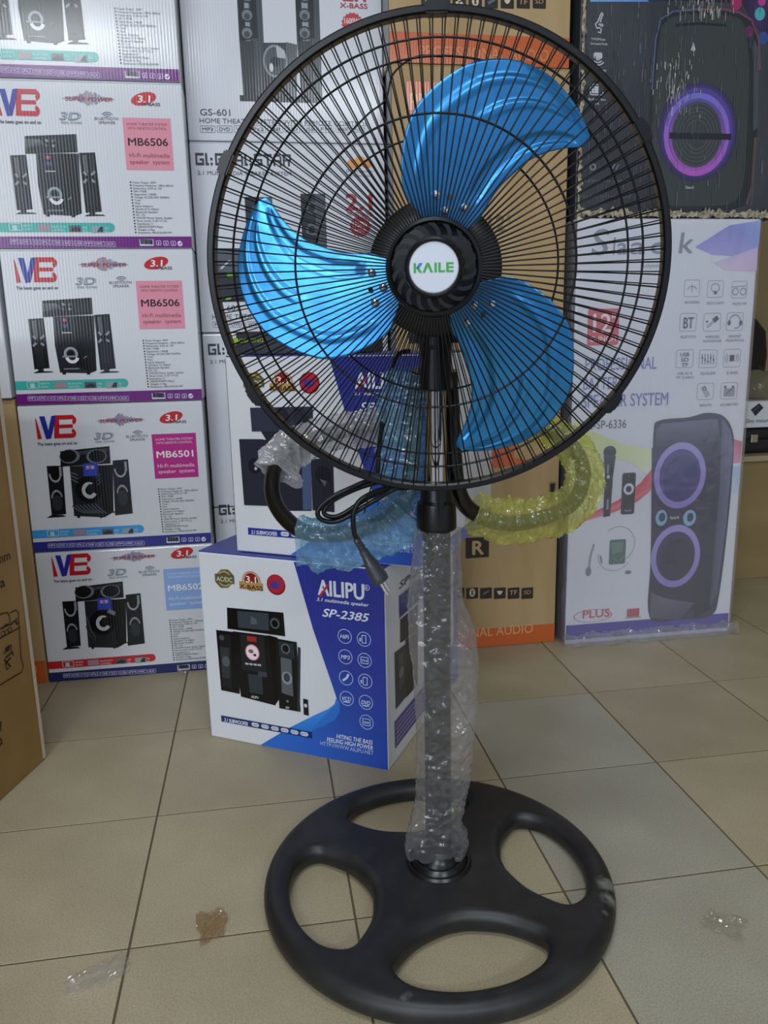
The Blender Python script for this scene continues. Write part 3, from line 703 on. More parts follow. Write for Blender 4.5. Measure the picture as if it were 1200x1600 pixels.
# white scuffs running down the board, and torn edges
p = Print(f)
for i in range(420):
    x = rnd.choice((rnd.uniform(915, 1010), rnd.uniform(990, 1090), rnd.uniform(1010, 1190))); y = rnd.uniform(4, 320); hgt = rnd.uniform(6, 26); w = rnd.uniform(0.5, 1.6)
    p.rect(x, y, x + w, y + hgt, rnd.choice(('52565e', '666a72', '474c53', '7a7e84')), 12)
for i in range(200):
    x = rnd.gauss(1095, 22) if i < 90 else rnd.gauss(1058, 16); y = rnd.uniform(-5, 22) if i < 90 else rnd.gauss(130, 25)
    p.rect(x, y, x + rnd.uniform(0.8, 2), y + rnd.uniform(4, 18), rnd.choice(('a9a9a2', '85877f', '6f7168', 'c5c4bc')), 12)
p.build('scuff_marks')['kind'] = 'stuff'
def torn(face, pts0, pts1, name, seed, wid):
    """ragged strip of bare board along an edge; uv end points in metres"""
    r = random.Random(seed); bm = bmesh.new(); n = 110; V1, V2 = [], []
    a = Vector((*pts0, 0)); b = Vector((*pts1, 0)); t = (b - a).normalized(); nn = Vector((-t.y, t.x, 0))
    for i in range(n + 1):
        c = a + (b - a) * (i / n)
        lf = 0.55 + 0.9 * noise.noise(Vector((i * 0.17, seed, 0))); w1 = wid * max(0.08, lf) * r.uniform(0.3, 1.15); w2 = wid * r.uniform(0.15, 0.5)
        for S, w, zz in ((V1, w1, r.uniform(0.001, 0.006)), (V2, -w2, r.uniform(0.001, 0.007))):
            q = c + nn * w; S.append(bm.verts.new(face.o + face.U * q.x + face.V * q.y + face.N * (0.003 + zz)))
    mid = []
    for i in range(n + 1):
        q = a + (b - a) * (i / n); mid.append(bm.verts.new(face.o + face.U * q.x + face.V * q.y + face.N * (0.006 + r.uniform(0, 0.006))))
    for i in range(n):
        bm.faces.new((V1[i], V1[i + 1], mid[i + 1], mid[i])); bm.faces.new((mid[i], mid[i + 1], V2[i + 1], V2[i]))
    return from_bm(name, bm, face.root, M_torn)
M_torn = mat('torn_board_fibres', hx('8a7c62'), 0.9); mottle(M_torn, hx('6d6250'), hx('c2b89f'), 110, 5)
torn(f, (0.001, 0.012), (0.495, 0.010), 'torn_edge', 3, 0.020); torn(f, (0.006, 0.69), (0.006, 0.0), 'torn_edge', 5, 0.012)

# ---------------- tall white wrapped tower speaker carton
M_violet = mat('violet_grey_board', hx('4b4667'), 0.4)
wt = carton('tower_speaker_carton', 'tall white carton picturing a twin tower speaker, wrapped in clear plastic, on the tiles', 0.9520, 0.8770, 0.0, 0.4590, 0.34, 1.0420, 0, M_white)
f = front(wt)
p = Print(lside(wt)); p.ruv(0.001, 0.002, 0.339, 1.036, '3f3a5a', 1); p.build('side_panel', 'dark violet side')
p = Print(f)
p.poly([(897, 652), (930, 676), (975, 694), (1020, 702), (1020, 748), (985, 722), (940, 712), (896, 692)], ['d4dc9a', 'cfd893', 'd6dea6', 'dde4bc', 'e3e6d2', 'dbe2b4', 'd3dc9c', 'cdd68c'], 1)
p.build('wave_artwork'); p = Print(f); p.poly([(891, 819), (925, 801), (965, 782), (1000, 755), (1022, 728), (1022, 762), (995, 784), (960, 800), (920, 812), (891, 825)], ['e0b0b4', 'd25a66', 'cf3c4c', 'd0404f', 'd86a78', 'dc7a84', 'd4505e', 'd85e6a', 'dc8088', 'e4b8bc'], 2)
p.build('wave_artwork'); p = Print(f); p.poly([(1140, 684), (1159, 690), (1157, 722), (1138, 726)], ['cf7f92', 'c05a74', 'd590a2', 'd8a0b0'], 1); p.build('wave_artwork'); p = Print(f); p.poly([(1136, 730), (1156, 728), (1153, 770), (1134, 774)], ['b8cfe4', 'a8c4e2', 'c6d4e6', 'cfdae8'], 1)
p.build('wave_artwork'); p = Print(f); p.poly([(1086, 386), (1140, 352), (1189, 344), (1186, 384), (1168, 402), (1112, 398)], ['8f90d8', '7f86d4', '8ab0e8', '8f9be0', '9a92d8', 'a8a0dc'], 1)
p.build('wave_artwork'); p = Print(f); p.poly([(1116, 410), (1150, 398), (1184, 386), (1182, 424), (1132, 422)], ['d0c4e0', 'c8b4dc', 'c9b8e0', 'd4bcd8', 'd8c8de'], 2)
p.build('wave_artwork')
p = Print(f)
for t, a, b, h in (('S', 924, 950, 42), ('i', 957, 961, 30), ('a', 963, 979, 28), ('a', 984, 1007, 28), ('c', 1016, 1038, 28), ('k', 1060, 1082, 34)):
    p = Print(f); p.text(t, a, 398 - 0.02 * (a - 924), b, h, '7b828f', 0.012, 0.08); p.build('brand_letter', 'grey letter under the plastic')
p = Print(f); p.text('loudspeaker', 1000, 418, 1036, 7, '8f95a2', -0.004, 0.2); p.build('small_lettering')
p = Print(f)
p.rect(917, 482, 968, 540, 'cf4450', 1, rd=4); p.text('12', 926, 519, 954, 30, 'f0e6e8', 0.02); p.text('"', 955, 512, 961, 24, 'f0e6e8', 0.02); p.text('D-INCH', 922, 534, 962, 9, 'f0e6e8', 0.01)
p.build('size_badge', 'red square badge')
p = Print(f); BL = '7478b4'
p.text('PROFESSIONAL', 914, 579, 1025, 20, BL, 0.004); p.build('title_lettering'); p = Print(f); p.text('BATTERY', 911, 609, 974, 20, BL, 0.004); p.build('title_lettering'); p = Print(f); p.text('SPEAKER SYSTEM', 909, 637, 1043, 21, BL, 0.008)
p.build('title_lettering'); p = Print(f); p.text('NE-SP-6336', 909, 671, 978, 14, '53565f', 0.004)
p.build('model_lettering')
p = Print(f); gcol = '8b909c'; dk = '474c58'
IC = [(1068, 437, 1094, 464), (1104, 438, 1131, 465), (1142, 439, 1168, 466), (1061, 489, 1089, 518), (1098, 489, 1127, 518), (1134, 488, 1162, 517), (1055, 546, 1084, 575), (1091, 546, 1121, 575), (1129, 545, 1158, 574), (1088, 598, 1116, 625), (1125, 597, 1153, 624)]
LB = [('RECORDING', 0), ('DISCO LIGHT', 0), ('RADIO FM', 0), ('BLUETOOTH', 0), ('WIRELESS', 'MICROPHONE'), ('HEADSET', 'MICROPHONE'), ('USB, SD &', 'TF CARD'), ('EQUALIZER', 0), ('X-BASS', 0), ('REMOTE', 0), ('ACCU/BATTERY', 0)]
for k, (x0, y0, x1, y1) in enumerate(IC):
    if k: p.build('feature_icon'); p = Print(f)
    p.frame(x0, y0, x1, y1, 0.8, gcol, 1, 4); cx, cy = (x0 + x1) / 2, (y0 + y1) / 2
    w = 1.7 * len(LB[k][0]) + 8
    p.text(LB[k][0], cx - w / 2, y1 + 10.5, cx + w / 2, 4.2, '6f7480', 0.006)
    if LB[k][1]: p.text(LB[k][1], cx - 14, y1 + 17, cx + 14, 4, '6f7480', 0.006)
    if k == 0: p.ring(cx, cy + 4, 8, 8, 1.2, gcol, 2, 20, 160); p.line([(cx, cy - 6), (cx, cy + 6)], 1.4, gcol, 2)
    elif k == 1: p.ring(cx, cy - 2, 7, 7, 1.2, gcol, 2); p.rect(cx - 2.5, cy + 3, cx + 2.5, cy + 8, dk, 2)
    elif k == 2:
        for s in (-6, 6): p.ring(cx + s, cy + 3, 5, 6, 1.4, gcol, 2)
        p.line([(x0 + 2, cy - 4), (x1 - 2, cy - 6)], 1.2, gcol, 2)
    elif k == 3: p.text('BT', x0 + 6, y1 - 5, x1 - 6, 18, dk, 0.02)
    elif k == 4: p.line([(cx - 8, cy + 8), (cx + 4, cy - 3)], 4, 'a4a8b2', 2); p.line([(cx + 2, cy - 2), (cx + 9, cy - 8)], 8, '3b404a', 3); p.ell(cx - 8, cy - 1, 2, 1.5, dk, 2)
    elif k == 5: p.ring(cx, cy - 1, 9, 10, 1.3, '6d727e', 2, -20, 200); p.ell(cx - 9, cy + 2, 2.5, 4, dk, 3); p.ell(cx + 9, cy + 2, 2.5, 4, dk, 3); p.line([(cx + 9, cy + 5), (cx + 4, cy + 10), (cx - 1, cy + 10)], 1.4, dk, 3)
    elif k == 6:
        for i, t in enumerate(('USB', 'SD', 'TF')): p.text(t, cx - 7 + i, y0 + 11 + 8 * i, cx + 7 - i, 6, dk, 0.02)
    elif k == 7:
        for i in range(5): p.line([(x0 + 6 + 4.4 * i, y0 + 7), (x0 + 6 + 4.4 * i, y1 - 6)], 1.2, dk, 2); p.rect(x0 + 4.8 + 4.4 * i, cy - 3 + (i % 3) * 3, x0 + 7.2 + 4.4 * i, cy + (i % 3) * 3, dk, 3)
    elif k == 8:
        p.rect(cx - 4, cy - 5, cx + 4, cy + 5, '363b45', 2)
        for r in (8, 11): p.ring(cx, cy, r, r, 1, gcol, 2, -40, 40, 10); p.ring(cx, cy, r, r, 1, gcol, 2, 140, 220, 10)
    elif k == 9: p.line([(cx - 4, cy - 8), (cx + 4, cy + 8)], 9, 'aab0ba', 2); p.ring(cx - 2, cy - 4, 3, 3, 1, dk, 3)
    else: p.rect(cx - 9, cy - 4, cx + 9, cy + 9, '9399a4', 2); p.line([(cx - 5, cy + 6), (cx, cy), (cx + 5, cy - 3)], 1.6, dk, 3); p.rect(cx - 8, cy - 8, cx - 4, cy - 4, dk, 2); p.rect(cx + 4, cy - 8, cx + 8, cy - 4, dk, 2)
p.build('feature_icon')
p = Print(f)
p.smooth([(1021, 675), (1030, 657), (1075, 652), (1104, 645), (1130, 650), (1144, 672), (1146, 705), (1139, 800), (1124, 925), (1110, 962), (1060, 968), (1015, 965), (1016, 880), (1019, 760)], '34344a', 2)
p.poly([(1128, 655), (1142, 672), (1145, 700), (1135, 810), (1120, 925), (1108, 950), (1116, 860), (1124, 760)], ['5b5f7a', '6b7090', '6b7090', '646a88', '555a76', '3f4258', '4c5068', '565a74'], 3)
p.poly([(1024, 672), (1034, 662), (1120, 654), (1126, 690), (1024, 700)], ['5a5e72', '6c7084', '6a6e84', '44465c', '3a3b50'], 3)
p.poly([(1018, 700), (1124, 692), (1108, 952), (1016, 960)], ['3b3557', '34304c', '211f30', '2e2a48'], 3)
for cx, cy, rx, ry, c1, c2 in ((1062, 743, 40, 52, '4d428c', '3d3478'), (1055, 869, 38, 49, '3a3158', '2c2644')):
    p.ell(cx, cy, rx - 4, ry - 5, c1, 4); p.ell(cx + 2, cy + 6, rx - 12, ry - 14, c2, 5); p.ring(cx, cy, rx, ry, 8, 'a79ad8', 6, 0, 360, 44, '9484cc')
for cx in (1033, 1077): p.ell(cx, 809, 10 if cx > 1050 else 9, 12.5, '8db8d8', 4); p.ell(cx + 1, 808, 5, 7, '2d3c58', 5)
p.text('Saack', 1046, 811, 1061, 5, 'd2d4de', 0.02, Lr=5)
p.poly([(1016, 925), (1040, 935), (1085, 942), (1060, 968), (1015, 965)], ['5b5870', '6a6878', '55536a', '4a4860', '565468'], 7); p.poly([(1093, 938), (1112, 950), (1090, 964), (1082, 962)], '1b1926', 7)
p.build('tower_speaker_picture', 'picture of a tower speaker with two violet rings')
p = Print(f)
p.poly([(943, 712), (962, 712), (958, 740), (953, 806), (942, 808), (945, 740)], '2c2f38', 3); p.ell(952.5, 706, 10, 9.5, '3c404a', 4); p.rect(943, 703, 962, 711, '23262e', 5); p.ell(950, 745, 2.5, 3, 'c8ccd4', 5); p.rect(948, 726, 951, 740, '9aa0ac', 5); p.rect(947, 780, 951, 796, '8f95a2', 5)
p.rect(969.5, 738, 993.5, 804, '2f323b', 3, rd=4); p.ring(982, 764, 8, 9, 3.5, 'd8dbe2', 4); p.ell(982, 744, 1.5, 1.5, 'c05050', 4); p.text('Saack', 976, 799, 986, 3, 'b8bcc6', Lr=4)
p.build('microphone_and_remote_picture')
p = Print(f)
p.rect(951, 842, 978, 882, '55746a', 3, rd=3); p.poly([(954, 848), (974, 846), (972, 862), (956, 866)], '6f9080', 4); p.line([(958, 872), (966, 878), (976, 868)], 1.2, '8aa496', 4)
p.ring(966, 850, 26, 28, 1.2, 'a3a9b6', 2, -60, 130); p.ring(960, 868, 26, 24, 1.2, 'aab0bc', 2, 170, 330)
p.line([(928, 850), (922, 870), (920, 890)], 3.5, '8d93a0', 2); p.ell(919, 893, 4.5, 7, '7d8390', 3); p.ell(981, 894, 5, 3, '7d8390', 3); p.line([(938, 868), (940, 880)], 4, '9298a4', 2)
p.build('accessories_picture')
p = Print(f); p.ring(926, 962, 30, 10, 1.5, 'c8646e', 2); p.text('PLUS', 910, 966, 952, 13, 'c4525e', 0.02); p.rect(979, 950, 999, 964, 'b8505c', 2, rd=2); p.rect(977, 963, 1001, 966, '8a6a74', 2); p.build('retailer_badges')
p = Print(f); va = p.m(890, 977)[1]; p.ruv(0.002, 0.012, 0.455, va, '4a3a9c', 1); p.text('12  PROFESSIONAL  LOUDSPEAKER', 930, 993, 1050, 6, '9a92cc', 0.0, 0.1); p.build('violet_band')

# clear wrap around it: wrinkled film in front and round both corners
def wrap_sheet(root, w, d, h):
    bm = bmesh.new(); nu, nv = 70, 110; side = 0.05; tot = w + 2 * side; grid = []
    for j in range(nv + 1):
        v = (h - 0.002) * j / nv; row = []
        for i in range(nu + 1):
            s = -side + tot * i / nu; g = 0.0055
            loose = 1.0 + 3.5 * max(0, 1 - v / 0.12) ** 1.0 + 1.6 * max(0, (v - 0.88) / 0.16)
            k = noise.noise(Vector((s * 9, v * 5, 2))) + 0.6 * abs(noise.noise(Vector((s * 26 + v * 14, v * 22, 5)))) + 0.4 * noise.noise(Vector((s * 50, v * 60, 8)))
            n = g + 0.0035 * loose * (0.55 + 0.5 * k)
            n = max(n, 0.0045)
            if s < 0: p = (-w / 2 - min(n, 0.0075), -d / 2 - s, v)
            elif s > w: p = (w / 2 + min(n, 0.0075), -d / 2 + (s - w), v)
            else: p = (-w / 2 + s, -d / 2 - n, v)
            if v < 0.02: p = (p[0], p[1], max(0.001, v))
            row.append(bm.verts.new(p))
        grid.append(row)
    for j in range(nv):
        for i in range(nu): bm.faces.new((grid[j][i], grid[j][i + 1], grid[j + 1][i + 1], grid[j + 1][i]))
    o = from_bm('stretch_wrap', bm, root, M_wrap, True); o['label'] = 'wrinkled clear plastic wrap'
    # gathered hem of the bag on the floor
    bm = bmesh.new(); rings = []
    n = 90
    for i in range(n + 1):
        x = -w / 2 - 0.008 + (w + 0.016) * i / n
        wob = noise.noise(Vector((x * 22, 1, 3))); ring = []
        rr = 0.012 + 0.006 * abs(noise.noise(Vector((x * 14, 7, 1))))
        for k in range(9):
            a = 2 * math.pi * k / 9; q = rr * (1 + 0.35 * noise.noise(Vector((x * 90, a * 2, 4))))
            ring.append(bm.verts.new((x, -d / 2 - 0.019 + 0.006 * wob + q * math.cos(a), max(0.0008, 0.015 + 0.006 * wob + q * 1.5 * math.sin(a)))))
        rings.append(ring)
    for A, B in zip(rings, rings[1:]):
        for k in range(9): bm.faces.new((A[k], B[k], B[(k + 1) % 9], A[(k + 1) % 9]))
    from_bm('wrap_hem', bm, root, M_clear, True)
wrap_sheet(wt, 0.459, 0.34, 1.042)

# ---------------- blue and white speaker cartons, one standing on the other
AYAW = math.radians(-31.09)
tA = Vector((math.cos(AYAW), math.sin(AYAW), 0)); nA = Vector((-tA.y, tA.x, 0)); a5 = Vector((0.0747, 0.5633, 0))
b5 = carton('blue_speaker_carton', 'blue and white speaker carton standing on the floor tiles under another carton', a5.x, a5.y, 0, 0.387, 0.44, 0.389, AYAW, M_white, 'blue and white cartons behind the fan', mtop=M_blue, tape=False)
a6 = a5 + tA * 0.078 + nA * 0.016
b6 = carton('blue_speaker_carton', 'blue and white speaker carton set on another, topped by a slim black box', a6.x, a6.y, 0.3905, 0.387, 0.42, 0.364, AYAW, M_white, 'blue and white cartons behind the fan', mtop=M_blue, tape=False)
F5, F6 = front(b5), front(b6)
class PrintS(Print):
    vs = 1.0
    def m(s, x, y):
        u, v = s.mf.m(x, y); return u, v * s.vs
def ail(face, vs, model, lower):
    def P_():
        p = PrintS(face, F5); p.vs = vs; return p
    h = face.root['h']; w = 0.387
    p = P_()
    # blue field with a curved lower left, lighter swoosh below
    tl = p.m(459, 877)[0]
    edge = [(tl, h - 0.004)] + [p.m(*q) for q in ((490, 985), (522, 1078), (526, 1090), (523, 1100), (514, 1107), (490, 1118), (452, 1137), (407, 1161))]
    bot = (edge[-1][0], 0.002)
    C1, C2, C3 = hx('2c3796'), hx('2a4fb4'), hx('2f6fd0')
    pts, cols = [], []
    right = [(w - 0.001, h - 0.004), (w - 0.001, h * 0.6), (w - 0.001, h * 0.35), (w - 0.001, h * 0.25), (w - 0.001, h * 0.2), (w - 0.001, h * 0.16), (w - 0.001, h * 0.1), (w - 0.001, h * 0.05), (w - 0.001, 0.002)]
    n = len(edge); quad = []
    def colr(u, v):
        t = min(1, max(0, 1 - v / (h * 0.55))); s2 = min(1, max(0, (w - u) / 0.2))
        a = [C1[i] * (1 - t) + C2[i] * t for i in range(3)]; k = t * s2
        return tuple(a[i] * (1 - k) + C3[i] * k for i in range(3))
    edge[-1] = (edge[-1][0], 0.002)
    allp = edge + right; p.raw(allp, [(i, n + i, n + i + 1, i + 1) for i in range(n - 1)], [colr(*q) for q in allp], 1)
    p.build('blue_field')
    p = P_()
    p.poly([(454, 1136), (490, 1118), (514, 1107), (524, 1100), (527, 1090), (531, 1098), (531, 1112), (524, 1124), (508, 1133), (484, 1143)], ['2f7fdc', '3a8be4', '3f8fe6', '3a86e0', '3278d4', '2f74d0', '2f78d6', '2c74d4', '2a70d0', '2b74d6'], 2)
    p.build('swoosh')
    p = P_(); WH = 'e4e8f4'
    p.text('AILIPU', 497, 927, 570, 25, WH, 0.03, 0.0, 3, y1=939); p.line([(500, 931), (508, 921), (513, 913)], 3, 'c83038', 4)
    p.ring(573.5, 918, 4.5, 4.5, 0.8, WH, 3); p.text('R', 571.6, 920.5, 575.6, 5, WH, Lr=3)
    p.text('3.1 multimedia speaker', 495, 939, 577, 5.5, WH, 0.025, 0.3, 3, y1=947)
    p.text(model, 504, 962, 578, 13, WH, 0.03, 0.3, 3, y1=972)
    p.build('brand_lettering')
    p = P_()
    cs = [(539, 994), (569, 998.5), (540, 1026), (570, 1031.5), (541, 1059), (571, 1064), (542, 1091), (572, 1097), (573, 1128)]
    ic = ['HiFi', 'BT', 'MP3', 'FM', 'AUX', 'USB', 'VCD', 'DVD', 'REMOTE']
    for k, (x, y) in enumerate(cs):
        p.ring(x, y, 11, 11.5, 1.1, 'a9bfea', 2, n=28)
        if k in (1, 5): p.frame(x - 3.5, y - 6, x + 3.5, y + 6, 1.0, 'c5d4f2', 3, 1.2); p.rect(x - 7, y - 2, x - 5, y + 3, 'c5d4f2', 3)
        elif k == 4: p.line([(x - 5, y + 4), (x + 1, y), (x + 4, y - 6)], 3, 'c5d4f2', 3)
        elif k in (3, 8): p.frame(x - 6, y - 4.5, x + 6, y + 4.5, 0.9, 'c5d4f2', 3, 1); p.text(ic[k][:3], x - 4, y + 2, x + 4, 4, 'c5d4f2', 0.02)
        else: p.text(ic[k], x - 7, y + 2.5, x + 7, 6.5, 'd3def6', 0.02, 0.2)
        if k in (6, 7): p.ell(x, y + 5.5, 6, 1, 'c5d4f2', 3)
    p.build('feature_icons', 'round line icons')
    p = P_()
    p.text('HITING THE BASS', 526, 1152, 583, 6.8, WH, 0.012, 0.2, 3, y1=1164); p.text('FEELING HIGH POWER', 511, 1157, 583, 6.8, WH, 0.012, 0.2, 3, y1=1172.5); p.text('HTTP://WWW.AILIPU.NET', 501, 1162, 584, 6.4, 'b9c8ea', -0.002, 0, 3, y1=1181)
    p.build('slogan_lettering')
    p = P_()
    pts = [(351 + 14.5 * math.cos(math.radians(k * 22.5)) * (1 if k % 2 else 0.93), 904 + 15.5 * math.sin(math.radians(k * 22.5)) * (1 if k % 2 else 0.93)) for k in range(16)]
    p.poly(pts, '6b5a34', 1); p.ell(351, 904, 11.5, 12.5, 'a89a62', 2); p.ell(351, 904, 9, 9.5, '55523a', 3); p.rect(337, 899, 366, 909, '5e5b40', 4); p.text('AC/DC', 339, 907, 364, 7.5, 'cdc9a6', 0.03, Lr=5)
    p.ell(393, 908, 14.5, 15.5, 'b48a5a', 1); p.ell(393, 908, 12.8, 13.6, 'd9c6b0', 2); p.ell(393, 907, 11, 12, '8e2226', 3); p.text('3.1', 385, 909, 401, 10, 'efe6e0', 0.03, Lr=4); p.rect(375, 911.5, 411, 919, 'b9925e', 4); p.text('X-BASS', 375, 918.5, 411, 7, '3a2014', 0.03, Lr=5)
    p.ell(431.5, 913.5, 14.5, 16, '7e1d2c', 1); p.ell(431.5, 912.5, 13, 14.5, 'b8283a', 2); p.ell(429, 914, 6.5, 6, '4a3c8e', 3); p.poly([(433, 907), (440, 909), (438, 918), (434, 920)], '6a3e84', 3)
    p.build('round_badges', 'gold and red round badges')
    p = P_()
    uv0 = p.m(346, 1122); uv1 = p.m(488, 1149); hh = 0.0135; vm = (uv0[1] + uv1[1]) / 2
    p.ruv(uv0[0], vm - hh / 2, uv1[0], vm + hh / 2, '27346e' if not lower else '2c3796', 1)
    p.text('3.1 SUBWOOFER', 351, 1127.5, 388, 5.8, 'dfe4f2', 0.025, 0.2, 3, y1=1133)
    for k in range(6):
        u = p.m(399 + 15.2 * k, 1130)[0]; p.ruv(u - 0.0085, vm - 0.0042, u + 0.0085, vm + 0.0042, 'd2d8e6', 2, rd=3); V, Fc, _ = text_geo(('USB/SD', 'FM', 'MP3', 'KARAOKE', 'REMOTE', 'BT')[k], 0.01, 0)
        p.raw([(u - 0.006 + 0.012 * a, vm - 0.0018 + 0.0036 * b) for a, b in V], Fc, hx('3a4a86'), 3)
    p.build('caption_strip')
ail(F5, 1.0, 'SP-2385', False); ail(F6, 0.364 / 0.389, 'SP-2359', True)
# picture on the lower one
p = Print(F5); K, D = '0f1114', '1c2024'
p.poly([(355, 949), (443, 957), (446, 994), (356, 982)], K, 3); p.poly([(371, 954), (420, 958), (421, 985), (373, 980)], '39424b', 4); p.poly([(393, 962), (402, 968), (402, 975), (392, 975)], '55606a', 5)
p.ell(430, 973, 8, 9, '2c343b', 4); p.ell(430, 974, 5, 6, '0a0b0d', 5); p.ring(430, 974, 6.5, 7.5, 1.2, '6b757e', 5)
p.poly([(338, 984), (373, 988), (375, 1084), (346, 1078)], K, 2); p.poly([(343, 990), (361, 992), (363, 1076), (349, 1072)], D, 3); p.poly([(344, 1010), (359, 1012), (360, 1060), (348, 1058)], '33383c', 4); p.ell(354, 1033, 6, 8, '555b60', 5); p.ell(347, 996, 4, 4, '4a5055', 4)
p.poly([(364, 986), (421, 993), (431, 1102), (377, 1088)], K, 3); p.poly([(420, 992), (434, 996), (441, 1085), (430, 1102)], '050607', 3)
p.poly([(375, 990), (413, 994), (417, 1052), (379, 1046)], '1e2328', 4); p.rect(387, 995, 401, 1001, 'a03028', 5)
p.ell(395, 1019, 11, 12.5, 'd98c98', 5); p.ell(395, 1019, 9.5, 11, 'f0dfe4', 6); p.ell(393, 1017, 4, 3, '8a5a6a', 7); p.ell(399, 1023, 2.5, 2, '3a3030', 7)
for k in range(4): p.rect(384 + 6.5 * k, 1035.5 + k * 0.7, 389 + 6.5 * k, 1037.5 + k * 0.7, 'b8bcc2', 6)
p.poly([(388, 1052), (410, 1055), (412, 1085), (391, 1081)], '2f3940', 5); p.poly([(404, 1048), (418, 1050), (418, 1058), (404, 1056)], '3a424a', 6); p.text('AILIPU', 393, 1089, 405, 4, 'c5c8ce', 0.03, 0.2, Lr=6, y1=1092)
p.poly([(431, 997), (464, 1003), (470, 1112), (437, 1106)], K, 4); p.poly([(436, 1001), (460, 1006), (461, 1030), (437, 1024)], '243036', 5); p.ell(447, 1013, 7.5, 8.5, '333d44', 6); p.ell(447, 1013, 4.5, 5.5, '0a0b0d', 7); p.ring(447, 1013, 6.5, 7.5, 1, '77828a', 7)
p.poly([(439, 1026), (456, 1030), (459, 1088), (441, 1082)], '5a6066', 5); p.ell(449, 1059, 8, 10, '8f959a', 6); p.ell(449, 1058, 5, 7, '3e4347', 7); p.poly([(466, 1010), (470, 1012), (469, 1110), (465, 1111)], '2b3138', 5)
p.ell(450, 1095, 2, 2, '70767c', 6); p.poly([(447, 1103), (453, 1104), (452, 1107), (447, 1106)], '9a9ea4', 6)
p.poly([(474, 1091), (481.5, 1093), (483, 1118), (475, 1116)], '14161a', 3); p.ell(478, 1102, 2.6, 3, 'c8ccd2', 4)
p.build('speaker_picture', 'picture of a black speaker set with a remote')
# picture on the upper one
p = Print(F6); K = '262a38'
p.poly([(391, 637), (489, 635), (490, 673), (394, 674)], '333a4c', 3); p.ell(438, 652, 14, 15, '232734', 4); p.ell(470, 652, 12, 14, '2a3040', 4)
p.poly([(408, 674), (485, 673), (487, 798), (440, 798), (437, 720)], K, 2); p.poly([(430, 678), (455, 677), (456, 694), (432, 695)], '12141c', 4); p.text('U32', 434, 689, 447, 7, 'c8ccd8', 0.02, Lr=5)
p.poly([(374, 686), (408, 686), (437, 690), (440, 791), (382, 789)], '2a2f3e', 3); p.ell(398, 728, 10, 12, '1c202b', 4); p.poly([(399, 729), (403, 731), (401, 735), (398, 733)], 'b9bec8', 5)
p.poly([(486, 716), (521, 718), (523, 800), (489, 797)], K, 3); p.ell(505, 742, 12, 14, '1a1d27', 4); p.poly([(500, 748), (512, 752), (508, 760)], '5a6070', 5); p.poly([(472, 720), (486, 718), (488, 796), (474, 797)], '4a5c80', 3)
p.build('speaker_picture', 'picture of a dark slate speaker set')
# side panels
S5 = rside(b5); p = Print(S5)
p.text('SP-2385', 623, 921, 675, 11, '2a2c3a', 0.03, 0.25, 3); p.rect(623, 921.5, 672, 931.5, '27346e', 2, rd=3); p.text('3.1 SUBWOOFER', 626, 929, 660, 5, 'dfe4f2', 0.01, Lr=3)
p.build('side_lettering')
p = Print(S5)
p.poly([(625, 968), (652, 945), (652, 985), (625, 1005)], '1a1d22', 2); p.poly([(616, 1020), (634, 1005), (634, 1088), (618, 1108)], K, 3); p.poly([(633, 1000), (652, 985), (652, 1070), (634, 1090)], '101216', 2); p.poly([(621, 1025), (629, 1018), (630, 1070), (622, 1080)], '43484e', 4); p.ell(626, 1050, 4, 8, '6b7076', 5)
p.build('side_picture')
p = Print(S5); u0, v0 = p.m(617, 1170); u1, v1 = p.m(655, 1103)
p.ruv(u0, v0 + 0.0, u1 + 0.12, v0 + 0.055, '4a3c94', 1)
for k in range(5): p.ruv(u0 + 0.006, v0 + 0.008 + k * 0.009, u1 + 0.1, v0 + 0.011 + k * 0.009, '9a92c8', 2)
p.puv([(0.20, 0.002), (0.438, 0.002), (0.438, 0.12), (0.30, 0.05)], '2f55b8', 1); p.ruv(0.405, 0.002, 0.4385, 0.383, '3a48a8', 1)
p.build('side_blue_print')
p = Print(rside(b6)); p.ruv(0.09, 0.235, 0.14, 0.33, '8a80b0', 1); p.build('side_purple_print'); p = Print(rside(b6)); p.ruv(0.0015, 0.002, 0.418, 0.028, '3a48a8', 1); p.build('side_blue_print')
# brown raw edge showing on the upper carton's left side
p = Print(lside(b6)); p.ruv(0.30, 0.002, 0.4185, 0.36, '86694c', 1); p.build('raw_board_side', 'bare brown side of the board')

# slim black carton lying on the upper one
a7 = a6 + tA * 0.006 + nA * 0.03
sb = carton('slim_black_box', 'slim black box with green lettering lying on top of the blue and white carton', a7.x, a7.y, 0.7550, 0.230, 0.15, 0.040, AYAW, M_blackb, cat='box', tape=False)
p = Print(front(sb)); p.ell(368, 532, 5, 4.5, '9ac03a', 2); p.text('OBLONG', 374, 535.5, 412, 6.5, '8fae3e', 0.02, 0, 3); p.text('decoder', 392, 545, 425, 5, '6b6f66', Lr=3); p.build('green_lettering')

